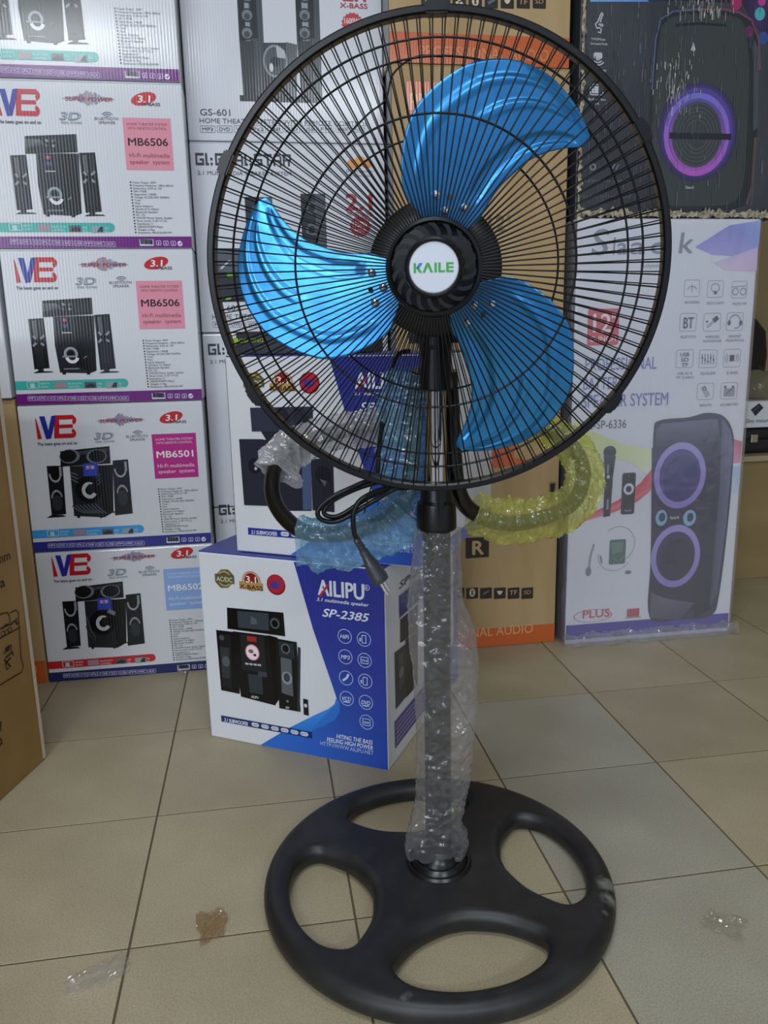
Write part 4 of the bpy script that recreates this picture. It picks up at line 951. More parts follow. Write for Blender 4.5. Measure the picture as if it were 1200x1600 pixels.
# ---------------- left hand cartons
bL = carton('audio_carton', 'brown audio carton with an orange base band, wedged beside the white speaker cartons', -0.6345, 0.9050, 0, 0.311, 0.34, 0.6680, 0, M_kraft, 'brown cartons at the left')
p = Print(front(bL)); p.ruv(0.001, 0.001, 0.31, 0.056, ORG, 1); p.text('PROFESSIONAL AUDIO', -70, 1062, 60, 14, 'd9a877'); p.build('orange_band')
wL = carton('white_carton', 'plain white carton standing on the brown carton beside the white speaker cartons', -0.6280, 0.8930, 0.6695, 0.303, 0.33, 0.34, 0, M_white)
p = Print(front(wL)); p.ruv(0.012, 0.03, 0.2, 0.2, 'c6cad6', 1); p.build('grey_panel')
rzC = math.radians(-17.0)
UC = Vector((-math.sin(rzC), math.cos(rzC), 0)); RC = Vector((math.cos(rzC), math.sin(rzC), 0)); cc = Vector((-0.2365, 0.5354, 0)) - UC * 0.56 - RC * 0.33
big = carton('appliance_carton', 'large brown carton with line drawings and a pale taped corner, at the left', cc.x, cc.y, 0, 0.33, 0.56, 0.80, rzC, M_kraftd)
fC = rside(big)
p = Print(fC); p.ruv(0.549, 0.004, 0.559, 0.79, 'c9b9a6', 1); p.build('corner_tape', 'pale tape down the corner')
p = Print(fC); ink = '2e2114'
p.text('220mm', -28, 893, 18, 17, ink, 0.0); p.text('China', -34, 936, 10, 18, ink, 0.01)
p.build('printed_lettering', 'black lettering'); p = Print(fC)
def wl(pts, w=1.6): p.line(pts, w, ink, 2)
wl([(-30, 970), (6, 958), (11, 957), (14, 962), (15, 972), (12, 977), (-30, 995)])
wl([(15, 958), (24, 953), (28, 957), (32, 1025), (36, 1042), (33, 1050), (-20, 1082)]); wl([(-20, 1008), (31, 980)])
for x, y in ((4, 990), (15, 984), (10, 988)): p.ring(x, y, 3.5, 4.5, 1, ink, 2)
wl([(3, 983), (8, 976), (16, 976), (22, 970), (26, 975)], 2.2); wl([(20, 972), (26, 966), (27, 976)], 1.8)
wl([(6, 1022), (12, 1010), (17, 1008), (17, 1020), (8, 1028)], 2.2); p.ell(11, 1014, 4, 4, ink, 2); wl([(6, 1030), (16, 1042), (10, 1046), (8, 1036), (16, 1028)], 2.4); wl([(18, 1018), (20, 1024)], 2)
p.build('printed_drawings', 'black line drawings'); p = Print(fC); p.poly([(-4, 1130), (2, 1126), (1, 1142), (-6, 1146)], ink, 2); p.ring(-2, 1160, 5, 7, 2, ink, 2); p.text('GEN UVA', -34, 1194, 9, 8, ink, 0.0)
p.build('printed_lettering')

# ---------------- counter and goods beyond the tall white carton
M_counter = mat('olive_brown_counter', hx('8e7a4d'), 0.55); mottle(M_counter, hx('85714a'), hx('96835a'), 3, 6, stretch=(0.4, 1, 3))
ct = thing('display_counter', 'olive brown counter beyond the tall wrapped carton', 'counter', (2.26, 1.56, 0))
box_mesh('counter_front', (-0.62, 0.62, -0.270, 0.27, 0, 0.385), ct, M_counter, 0.002); box_mesh('counter_top', (-0.635, 0.635, -0.285, 0.285, 0.385, 0.403), ct, mat('counter_top_laminate', hx('a89a7c'), 0.4), 0.003)
cs = thing('black_case', 'low black case on the counter under a small white carton', 'case', (1.80, 1.43, 0.4035))
box_mesh('case_body', (-0.11, 0.11, -0.11, 0.11, 0, 0.083), cs, M_blkm, 0.016, 4); box_mesh('case_lid_rim', (-0.108, 0.108, -0.1135, 0.108, 0.045, 0.052), cs, M_blk, 0.002)
for s in (-1, 1): box_mesh('case_latch', (s * 0.06 - 0.012, s * 0.06 + 0.012, -0.118, -0.11, 0.036, 0.062), cs, M_steel, 0.002)
sw = carton('mount_carton', 'small white carton with a dark picture and lettering, on the counter', 1.69, 1.31, 0.4875, 0.25, 0.20, 0.083, 0, M_white)
p = Print(front(sw)); p.poly([(1173, 640), (1186, 630), (1193, 637), (1180, 650)], '2c3a3c', 1); p.line([(1176, 644), (1186, 634)], 1.2, '6a7a7c', 2); p.text('Slim mount', 1164, 661, 1204, 6.5, '3a3c40', 0.0, Lr=2); p.build('printed_picture')

# bundle in plastic on the small carton and a black speaker behind
bm = bmesh.new(); bmesh.ops.create_icosphere(bm, subdivisions=4, radius=1)
for v in bm.verts:
    k = 1 + 0.22 * noise.noise(v.co * 2.3) + 0.12 * abs(noise.noise(v.co * 6)); v.co = Vector((v.co.x * 0.085 * k, v.co.y * 0.06 * k, max(-0.036, v.co.z * 0.048 * k) + 0.037))
bn = from_bm('plastic_bundle', bm, None, film('dusty_plastic_film', (.7, .66, .5), .45, body=(.5, .46, .33)), True); bn.location = (1.80, 1.41, 0.5715); tag(bn, 'crumpled plastic bundle lying on the small white carton', 'bundle')
sp = thing('round_speaker', 'round black speaker standing on the counter behind the plastic bundle', 'speaker', (1.86, 1.66, 0.4035))
bm = bmesh.new(); add_lathe(bm, [(0, 0), (.10, 0), (.105, .01), (.11, .2), (.115, .3), (.105, .38), (.07, .425), (0, .44)], 40); from_bm('speaker_body', bm, sp, M_blkm, True)
bm = bmesh.new(); add_lathe(bm, [(0, .008), (.03, .005), (.06, -.004), (.075, .004), (.08, 0), (.08, -.012)], 40, Matrix.Translation((0, -.105, .2)) @ Matrix.Rotation(math.radians(90), 4, 'X')); from_bm('speaker_cone', bm, sp, mat('brownish_cone', hx('3a2f22'), .5), True)

# ================================================================== the pedestal fan
fan = thing('pedestal_fan', 'black pedestal fan with blue metal blades, chrome pole and plastic wrapped tubes', 'fan', (0.424, 0.042, 0))
FO = Vector(fan.location)
Pz = Vector((0.4288, 0.0516, 0)) - FO                       # pole axis, in the fan's own space
# ---- four-spoke base
def base_mesh():
    b = 0.016; R = 0.2470
    cu = bpy.data.curves.new('base', 'CURVE'); cu.dimensions = '2D'; cu.fill_mode = 'BOTH'; cu.bevel_depth = b; cu.bevel_resolution = 6; cu.extrude = 0.0012
    def loop(pts):
        sp = cu.splines.new('POLY'); sp.points.add(len(pts) - 1)
        for q, p in zip(sp.points, pts): q.co = (p[0], p[1], 0, 1)
        sp.use_cyclic_u = True
    loop([((R - b) * math.cos(2 * math.pi * k / 128), (R - b) * math.sin(2 * math.pi * k / 128)) for k in range(128)])
    hole = [(.205, -24), (.2105, -12), (.2115, 0), (.2105, 12), (.205, 24), (.187, 32), (.160, 31.5), (.128, 26), (.104, 11), (.100, 0), (.104, -11), (.128, -26), (.160, -31.5), (.187, -32)]
    for c in (1, 94, 188, 273):
        P = [Vector((r * math.cos(math.radians(a + c)), r * math.sin(math.radians(a + c)), 0)) for r, a in hole]
        Q = catmull(P, 5, True); n = len(Q); out = []
        for i in range(n):
            t = (Q[(i + 1) % n] - Q[i - 1]).normalized(); out.append(Q[i] + Vector((t.y, -t.x, 0)) * b)
        loop(out)
    o = bpy.data.objects.new('base', cu); COL.objects.link(o); dg = bpy.context.evaluated_depsgraph_get()
    me = bpy.data.meshes.new_from_object(o.evaluated_get(dg)); bpy.data.objects.remove(o); bpy.data.curves.remove(cu)
    bm = bmesh.new(); bm.from_mesh(me); bmesh.ops.remove_doubles(bm, verts=bm.verts[:], dist=1e-5)
    for f in bm.faces: f.smooth = abs(f.normal.z) < 0.995
    bm.to_mesh(me); bm.free(); me.materials.clear(); return me
base = link('base', base_mesh(), fan, [M_base]); base.location = (0, -0.003, 0.0174); base['label'] = 'round black base with four openings'
# pale dust smear on the base
_tc = N(M_base, 'ShaderNodeTexCoord'); _old = bsdf(M_base).inputs['Base Color'].links[0].from_socket; _acc = _old
_dn = N(M_base, 'ShaderNodeTexNoise'); _dn.inputs['Scale'].default_value = 55; _dn.inputs['Detail'].default_value = 6; L(M_base, _tc.outputs['Object'], _dn.inputs['Vector'])
for pt, rad in (((0.222, -0.075, 0.01), 0.03), ((0.214, -0.105, 0.012), 0.026), ((0.195, -0.128, 0.012), 0.012), ((-0.085, -0.215, 0.012), 0.016)):
    vd = N(M_base, 'ShaderNodeVectorMath', operation='DISTANCE'); L(M_base, _tc.outputs['Object'], vd.inputs[0]); vd.inputs[1].default_value = pt
    mr = N(M_base, 'ShaderNodeMapRange'); mr.inputs['From Min'].default_value = rad; mr.inputs['From Max'].default_value = 0; mr.inputs['To Max'].default_value = 1.25; L(M_base, vd.outputs['Value'], mr.inputs['Value'])
    mu = N(M_base, 'ShaderNodeMath', operation='MULTIPLY'); L(M_base, mr.outputs['Result'], mu.inputs[0]); L(M_base, _dn.outputs['Fac'], mu.inputs[1])
    gt = N(M_base, 'ShaderNodeMapRange'); gt.inputs['From Min'].default_value = 0.25; gt.inputs['From Max'].default_value = 0.5; gt.inputs['To Max'].default_value = 0.55; L(M_base, mu.outputs[0], gt.inputs['Value'])
    mx = N(M_base, 'ShaderNodeMix', data_type='RGBA'); L(M_base, gt.outputs['Result'], mx.inputs['Factor']); L(M_base, _acc, mx.inputs[6]); mx.inputs[7].default_value = (*hx('8d8f86'), 1); _acc = mx.outputs[2]
L(M_base, _acc, bsdf(M_base).inputs['Base Color'])

TP = Matrix.Translation(Pz)
bm = bmesh.new(); add_lathe(bm, [(0, 0.031), (0.047, 0.031), (0.0475, 0.035), (0.045, 0.0385), (0.042, 0.039), (0.041, 0.037), (0.0385, 0.041), (0.036, 0.044), (0.033, 0.0445), (0.032, 0.0425), (0.030, 0.046), (0.027, 0.052), (0.022, 0.056), (0.019, 0.06), (0, 0.06)], 64, TP)
from_bm('base_collar', bm, fan, M_blk, True)['label'] = 'glossy ribbed collar at the foot of the pole'
def cyl(name, r, z0, z1, m, prof=None, seg=40):
    bm = bmesh.new(); add_lathe(bm, prof or [(0, z0), (r - 0.0006, z0), (r, z0 + 0.0006), (r, z0 + 0.004), (r, z1 - 0.004), (r, z1 - 0.0006), (r - 0.0006, z1), (0, z1)], seg, TP)
    o = from_bm(name, bm, fan, m, True)
    return o
cyl('lower_pole', 0.0185, 0.055, 0.535, M_tube)
cyl('clamp_sleeve', 0, 0, 0, M_blk, [(0, .531), (.0255, .531), (.0265, .5335), (.0265, .536), (.0255, .564), (.0250, .5665), (.0215, .5695), (.0208, .572), (.0205, .590), (.0200, .592), (.0170, .5945), (0, .5945)])
bm = bmesh.new(); add_box(bm, Pz.x - 0.004, Pz.x + 0.004, Pz.y - 0.0272, Pz.y - 0.018, .533, .590); bmesh.ops.bevel(bm, geom=bm.edges[:], offset=.0015, segments=2, affect='EDGES'); from_bm('clamp_rib', bm, fan, M_blk)
cyl('chrome_pole', 0.0140, 0.590, 0.745, M_chrome)['label'] = 'chrome upper pole'

# ---- head frame: x right, y up, z out of the grille
HC = Vector((0.4030, -0.0600, 0.8501)) - FO
_t, _w = 0.077, -0.2302
hn = Vector((math.sin(_w) * math.cos(_t), -math.cos(_w) * math.cos(_t), -math.sin(_t))); h1 = Vector((math.cos(_w), math.sin(_w), 0)); h2 = -(h1.cross(hn))
HM = Matrix(((h1.x, h2.x, hn.x, HC.x), (h1.y, h2.y, hn.y, HC.y), (h1.z, h2.z, hn.z, HC.z), (0, 0, 0, 1)))
KS = 0.983
RIM = 0.2495
def head(name, bm, m, smooth=True, label=None):
    o = from_bm(name, bm, fan, m, smooth); o.matrix_local = HM
    if label: o['label'] = label
    return o
def ring_path(r, z, n=120): return [(r * math.cos(2 * math.pi * k / n), r * math.sin(2 * math.pi * k / n), z) for k in range(n)]
NW = 116
prof_f = [(.0460, .0490), (.0520, .0515), (.100 * KS, .0512), (.147 * KS, .0470), (.19 * KS, .0385), (.219 * KS, .0275), (.2355, .0150), (.2425, .0030)]
prof_r = [(.0620, -.0900), (.100 * KS, -.0895), (.147 * KS, -.0850), (.19 * KS, -.0745), (.221 * KS, -.0560), (.2365, -.0300), (.2425, -.0040)]
def guard(name, prof, rings, label, off, tw):
    bm = bmesh.new()
    for r, z, t in rings: add_tube(bm, ring_path(r, z), t, 8, closed=True)
    g = head(name, bm, M_wire, True, label)
    path = [Vector((r, 0, z)) for r, z in prof]; path = catmull(path, 3)
    bm = bmesh.new(); add_tube(bm, path, tw, 6)
    me = bpy.data.meshes.new('wire'); bm.to_mesh(me); bm.free(); me.materials.append(M_wire)
    for p in me.polygons: p.use_smooth = True
    for k in range(NW):
        w = bpy.data.objects.new('wire', me); COL.objects.link(w); w.parent = g; w.rotation_euler = (0, 0, 2 * math.pi * (k + off) / NW)
    return g
fg = guard('front_guard', prof_f, [(.147 * KS, .0458, .0012), (.219 * KS, .0262, .0012)], 'domed front guard of black wire', 0.0, 0.0009)
rg = guard('rear_guard', prof_r, [(.147 * KS, -.0838, .0012), (.222 * KS, -.0545, .0012), (.062, -.0895, .0015)], 'rear guard of black wire', 0.25, 0.00065)
bm = bmesh.new(); add_tube(bm, catmull([(-.100, .150, -.092), (-.075, .172, -.094), (-.055, .185, -.090), (-.045, .210, -.086), (-.020, .224, -.080), (.010, .222, -.074)], 6), .0011, 6); head('bent_wire', bm, M_wire, True, 'loose bent wire at the rear guard')
# flat clamped rim
bm = bmesh.new(); n = 160; sec = [(RIM, -.0065), (RIM, .0065), (RIM - .0015, .0080), (RIM - .0065, .0080), (RIM - .0085, .0060), (RIM - .0085, -.0060), (RIM - .0065, -.0080), (RIM - .0015, -.0080)]
rings = [[bm.verts.new((r * math.cos(2 * math.pi * k / n), r * math.sin(2 * math.pi * k / n), z)) for r, z in sec] for k in range(n)]
for k in range(n):
    A, B = rings[k], rings[(k + 1) % n]
    for i in range(8): bm.faces.new((A[i], B[i], B[(i + 1) % 8], A[(i + 1) % 8]))
rim = head('guard_rim', bm, M_blk)
rim['label'] = 'black rim clamping both guards'
for ang in (89.0, 31.0, 153.0, 213.0, -37.0):
    bm = bmesh.new(); add_box(bm, RIM - .0085, RIM + .003, -.0125, .0125, -.0100, .0105); bmesh.ops.bevel(bm, geom=bm.edges[:], offset=.0018, segments=2, affect='EDGES')
    add_box(bm, RIM + .0025, RIM + .0045, -.006, .006, -.007, .007)
    c = from_bm('rim_clip', bm, rim, M_blk); c.rotation_euler = (0, 0, math.radians(ang))
# ---- blades
cvx = [(.052, 26), (.066, 33), (.083, 37), (.104, 34.5), (.127, 30), (.145, 26), (.163, 21.3), (.181, 14.5), (.196, 8.5), (.209, 3), (.219, -3.5), (.225, -9), (.228, -14), (.229, -19), (.227, -25), (.224, -30.5), (.221, -34.5), (.2165, -37.0)]
ccv = [(.055, -27.5), (.065, -29), (.075, -29.3), (.085, -27.5), (.093, -26.7), (.111, -26), (.13, -27), (.15, -28.3), (.169, -31), (.187, -34.3), (.201, -37.1), (.208, -38.0), (.2135, -38.0), (.2165, -37.0)]
def resample(pl, n):
    P = catmull([(r * KS * math.cos(math.radians(a)), r * KS * math.sin(math.radians(a)), 0) for r, a in pl], 8)
    Ls = [0]
    for a, b in zip(P, P[1:]): Ls.append(Ls[-1] + (b - a).length)
    out = []; j = 0
    for k in range(n + 1):
        s = Ls[-1] * k / n
        while j < len(Ls) - 2 and Ls[j + 1] < s: j += 1
        f = (s - Ls[j]) / max(1e-9, Ls[j + 1] - Ls[j]); out.append(P[j].lerp(P[j + 1], min(1, f)))
    return out
def blade_mesh():
    ns, nt = 90, 44; A = resample(cvx, ns); B = resample(ccv, ns); bm = bmesh.new(); G = []
    def ridge(t, c, w, s, s0, s1, h):
        e = min(1, max(0, (s - s0) / 0.06)) * min(1, max(0, (s1 - s) / 0.06))
        d = abs(t - c) / w
        return h * e * (1 if d < 0.55 else max(0, 1 - (d - 0.55) / 0.45)) if d < 1 else 0
    for i in range(ns + 1):
        s = i / ns; row = []
        for j in range(nt + 1):
            t = j / nt; p = A[i].lerp(B[i], t)
            z = -0.014 + 0.27 * p.y                          # twist: the swept tip lies deeper
            z += 0.0022 * math.sin(math.pi * t) * min(1, s * 3)  # hollow across the blade
            z += ridge(t, 0.20, 0.050, s, 0.14, 0.93, .0020) + ridge(t, 0.46, 0.055, s, 0.44, 0.88, .0020) - ridge(t, 0.84, 0.075, s, 0.16, 0.90, .0032)
            row.append(bm.verts.new((p.x, p.y, z)))
        G.append(row)
    for i in range(ns):
        for j in range(nt):
            try: bm.faces.new((G[i][j], G[i + 1][j], G[i + 1][j + 1], G[i][j + 1]))
            except ValueError: pass
    bmesh.ops.remove_doubles(bm, verts=bm.verts[:], dist=1e-5)
    bmesh.ops.recalc_face_normals(bm, faces=bm.faces[:])
    me = bpy.data.meshes.new('blade'); bm.to_mesh(me); bm.free(); me.materials.append(M_blade)
    for p in me.polygons: p.use_smooth = True
    return me
bme = blade_mesh()
bm = bmesh.new(); add_lathe(bm, [(0, .0035), (.0025, .003), (.0042, .0012), (.0046, 0), (0, 0)], 16); rme = bpy.data.meshes.new('rivet'); bm.to_mesh(rme); bm.free(); rme.materials.append(M_steel)
bm = bmesh.new(); add_lathe(bm, [(0, .0006), (.0028, .0006), (.0028, 0), (0, 0)], 14); hme = bpy.data.meshes.new('bolt_hole'); bm.to_mesh(hme); bm.free(); hme.materials.append(M_blk)
for ang in (75, 195, -45):
    b = bpy.data.objects.new('blade', bme); COL.objects.link(b); b.parent = fan; b.matrix_local = HM @ Matrix.Rotation(math.radians(ang), 4, 'Z')
    md = b.modifiers.new('thick', 'SOLIDIFY'); md.thickness = 0.0011; md.offset = -1
    b['label'] = 'embossed blue metal fan blade'
    for (r, a), me in (((.075, 13), rme), ((.070, -13), rme), ((.074, 1), hme), ((.060, 3), rme)):
        o = bpy.data.objects.new(me.name.split('.')[0], me); COL.objects.link(o); o.parent = b
        x, y = r * math.cos(math.radians(a)), r * math.sin(math.radians(a)); o.location = (x, y, -0.014 + 0.27 * y + 0.0042 + (0.0012 if me is hme else 0)); o.rotation_euler = (-0.26, 0, 0)
# ---- hub, rear plate, motor, neck
bm = bmesh.new(); add_lathe(bm, [(0, .012), (.020, .011), (.030, .005), (.034, -.004), (.034, -.03), (.052, -.034), (.052, -.040), (0, -.040)], 48); head('blade_hub', bm, M_blkm)
bm = bmesh.new(); add_lathe(bm, [(0, -.066), (.050, -.066), (.074, -.070), (.0785, -.074), (.0785, -.086), (.060, -.094), (0, -.094)], 64); head('rear_plate', bm, M_blk)
bm = bmesh.new()
add_lathe(bm, [(0, -.094), (.052, -.094), (.058, -.100), (.060, -.115), (.060, -.160), (.054, -.185), (.040, -.205), (.020, -.212), (0, -.213)], 56)
for k in range(12):
    a = 2 * math.pi * k / 12; M = Matrix.Rotation(a, 4, 'Z'); vs = add_box(bm, .057, .063, -.004, .004, -.165, -.110)
    for v in vs: v.co = M @ v.co
head('motor_housing', bm, M_blkm)
bm = bmesh.new()
add_lathe(bm, [(0, .712), (.0205, .712), (.0212, .714), (.0205, .762), (.0215, .768), (.0215, .800), (.016, .812), (0, .812)], 32, TP)
add_box(bm, Pz.x - .028, Pz.x + .028, Pz.y - .016, Pz.y + .03, .770, .815)
from_bm('neck_bracket', bm, fan, M_blk, False)
# ---- grille centre with curved fins and the maker's disc
bm = bmesh.new(); add_lathe(bm, [(.0440, .0465), (.0485, .0475), (.0497, .0510), (.0485, .0545), (.0455, .0560), (.0435, .0540), (.0425, .0500), (.0440, .0465)], 72)
cap = head('grille_centre', bm, M_blk, True, 'black finned centre of the front guard')
bm = bmesh.new(); add_lathe(bm, [(.0255, .0490), (.0295, .0490), (.0308, .0530), (.0298, .0585), (.0275, .0605), (.0255, .0595), (.0248, .0570), (.0255, .0490)], 64); c2 = from_bm('bezel', bm, cap, M_blk, True)
bm = bmesh.new(); path = [Vector(((.0290 + .0155 * u) * math.cos(math.radians(16 * u * u)), (.0290 + .0155 * u) * math.sin(math.radians(16 * u * u)), 0)) for u in [i / 6 for i in range(7)]]
for side in (0,):
    top, bot = [], []
    rows = []
    for i, q in enumerate(path):
        t = (path[min(i + 1, 6)] - path[max(i - 1, 0)]).normalized(); nn = Vector((-t.y, t.x, 0)) * .0021
        rows.append([bm.verts.new((q + nn) + Vector((0, 0, .047))), bm.verts.new((q - nn) + Vector((0, 0, .047))), bm.verts.new((q - nn) + Vector((0, 0, .0535))), bm.verts.new((q + nn) + Vector((0, 0, .0535)))])
    for A, B in zip(rows, rows[1:]):
        for k in range(4): bm.faces.new((A[k], A[(k + 1) % 4], B[(k + 1) % 4], B[k]))
    bm.faces.new(rows[0]); bm.faces.new(rows[-1][::-1])
bmesh.ops.recalc_face_normals(bm, faces=bm.faces[:])
fme = bpy.data.meshes.new('fin'); bm.to_mesh(fme); bm.free(); fme.materials.append(M_blk)
for k in range(18):
    o = bpy.data.objects.new('fin', fme); COL.objects.link(o); o.parent = cap; o.rotation_euler = (0, 0, 2 * math.pi * k / 18)
bm = bmesh.new(); add_lathe(bm, [(0, .0588), (.0240, .0586), (.0256, .0578), (.0256, .0490), (0, .0490)], 64); from_bm('emblem_disc', bm, cap, M_emb, False)['label'] = 'white round emblem'
def head_text(s, x0, x1, y0, y1, m, z, bold=0.03):
    V, F, _ = text_geo(s); VV, FF = [], []
    for k, (dx, dy) in enumerate([(-1, 0), (1, 0), (0, .7), (0, -.7)]):
        b = len(VV); e = bold * (y1 - y0)
        VV += [(x0 + e + (x1 - x0 - 2 * e) * a + dx * e, y0 + (y1 - y0) * q + dy * e, z + .00004 * k) for a, q in V]; FF += [tuple(b + i for i in f) for f in F]
    me = bpy.data.meshes.new('t'); me.from_pydata(VV, [], FF); return me
gm = mat('green_lettering_ink', hx('3da23c'), 0.4); km = mat('blue_lettering_ink', hx('3f78c4'), 0.4)
zz = .0591; hL = .0047
def ptile(name, polys, m):
    me = bpy.data.meshes.new(name); VV, FF = [], []
    for P in polys:
        b = len(VV); VV += [(x, y, zz) for x, y in P]; FF.append(tuple(range(b, b + len(P))))
    me.from_pydata(VV, [], FF); return link(name, me, cap, [m])
q = .0024
ptile('emblem_lettering', [
    [(-.0205, -hL), (-.0205 + q, -hL), (-.0205 + q, hL), (-.0205, hL)], [(-.0180, .0002), (-.0158, .0014), (-.0120, -hL), (-.0148, -hL)],
    [(-.0115, -hL), (-.0091, -hL), (-.0062, .0012), (-.0062, hL), (-.0076, hL)], [(-.0062, hL), (-.0062, .0012), (-.0033, -hL), (-.0009, -hL), (-.0048, hL)],
    [(.0006, -hL), (.0006 + q, -hL), (.0006 + q, hL), (.0006, hL)],
    [(.0045, -hL), (.0045 + q, -hL), (.0045 + q, hL), (.0045, hL)], [(.0045 + q, -hL), (.0112, -hL), (.0112, -hL + .0018), (.0045 + q, -hL + .0018)],
    [(.0125, -hL), (.0125 + q, -hL), (.0125 + q, hL), (.0125, hL)]] + [[(.0125 + q, y), (.0200, y), (.0200, y + .0017), (.0125 + q, y + .0017)] for y in (-hL, -.0008, hL - .0017)], gm)['label'] = 'green lettering'
ptile('emblem_lettering', [[(-.0178, -.0002), (-.0150, hL), (-.0112, hL), (-.0146, .0002), (-.0166, -.0010)]], km)['label'] = 'blue stroke of the lettering'

# ---- bent tubes of the small stand, wrapped in coloured plastic
def to_fan(pts): return [Vector(p) - FO for p in pts]
TL = [(.412, .062, .735), (.404, .075, .69), (.402, .080, .62), (.398, .085, .575), (.378, .092, .545), (.349, .1, .528), (.297, .11, .517), (.252, .13, .522), (.222, .17, .552), (.222, .21, .590), (.246, .25, .618), (.317, .28, .636), (.380, .29, .645), (.425, .28, .650)]
TR = [(.448, .062, .735), (.453, .070, .69), (.457, .075, .634), (.465, .08, .577), (.488, .09, .543), (.539, .1, .521), (.602, .12, .522), (.658, .15, .535), (.690, .19, .565), (.693, .22, .596), (.68, .25, .618), (.65, .27, .634), (.605, .28, .643), (.545, .28, .648)]
for P in (TL, TR):
    bm = bmesh.new(); add_tube(bm, catmull(to_fan(P), 7), 0.0115, 16); from_bm('stand_tube', bm, fan, M_tube, True)
def sleeve(name, pts, flaps, E1, E2, m, seed, label, nseg=64, step=22, cling=0.0145):
    """film sleeve: clings to the tube and hangs loose as a flat pocket along the flap direction (E1) and against it (E2)"""
    P = catmull(pts, step); n = len(P); fr = frames(P); bm = bmesh.new(); rings = []
    def samp(a, u):
        x = u * (len(a) - 1); i = min(int(x), len(a) - 2); g = x - i; g = g * g * (3 - 2 * g)
        return a[i] + (a[i + 1] - a[i]) * g
    FV = [Vector(v) for v in flaps]; arc = 0.0
    for i in range(n):
        u = i / (n - 1); t = fr[i][0]; f = samp(FV, u); f = (f - t * f.dot(t)).normalized(); s = t.cross(f).normalized()
        if i: arc += (P[i] - P[i - 1]).length
        e1, e2 = samp(E1, u), samp(E2, u); ring = []
        ruf = 1 + 0.22 * noise.noise(Vector((arc * 60, seed, 0)))
        for k in range(nseg):
            a = 2 * math.pi * k / nseg; ca, sa = math.cos(a), math.sin(a)          # ca along the flap, sa across
            w = abs(ca) ** 1.6; e = (e1 if ca > 0 else e2) * ruf
            q = Vector((arc * 150, ca * 1.5, sa * 1.5 + seed * 7)); q2 = Vector((arc * 55 + ca * 1.2, ca * e * 60, sa * 0.8 + seed * 3))
            wr = 0.0036 * noise.noise(q) + 0.0046 * (abs(noise.noise(q * 1.7)) - 0.15) + 0.0016 * noise.noise(q * 3.3)
            th = cling * (1 - 0.72 * w * min(1, e / 0.012))
            p = P[i] + f * (ca * cling + (1 if ca > 0 else -1) * w * e) + s * sa * max(0.0125 if w < 0.25 else 0.002, th)
            p += (f * ca + s * sa) * (wr + 0.0022) + s * w * min(1, e / 0.02) * (0.010 * noise.noise(q2) + 0.005 * noise.noise(q2 * 2.3))
            ring.append(bm.verts.new(p))
        rings.append(ring)
    for A, B in zip(rings, rings[1:]):
        for k in range(nseg): bm.faces.new((A[k], B[k], B[(k + 1) % nseg], A[(k + 1) % nseg]))
    o = from_bm(name, bm, fan, m, True); o['label'] = label; return o
cL, cR = to_fan(TL), to_fan(TR)
D = (0, 0, -1)
sleeve('plastic_sleeve', cL[0:8], [(-1, 0, 0)] * 3 + [(-.6, 0, -.6), (-.2, 0, -1), D, D, D], [.024, .030, .030, .022, .028, .030, .036, .034], [.004, .004, .004, .010, .006, .004, .003, .003], M_bluef, 1, 'crumpled blue plastic sleeve')
sleeve('plastic_sleeve', cL[9:14], [(.8, -.3, -.6), (.5, 0, -.9), D, D, D], [.030, .018, .010, .016, .016], [.012, .012, .012, .008, .006], M_whitef, 2, 'crumpled milky plastic sleeve')
sleeve('plastic_sleeve', cR[4:13], [D, D, D, (.6, 0, -.9), (1, -.1, -.3), (1, 0, .3), (.6, .2, .8), (.3, .2, 1), (0, 0, 1)], [.010, .012, .016, .020, .018, .014, .010, .010, .008], [.010, .018, .016, .012, .012, .012, .012, .010, .008], M_yelf, 3, 'crumpled yellow green plastic sleeve')
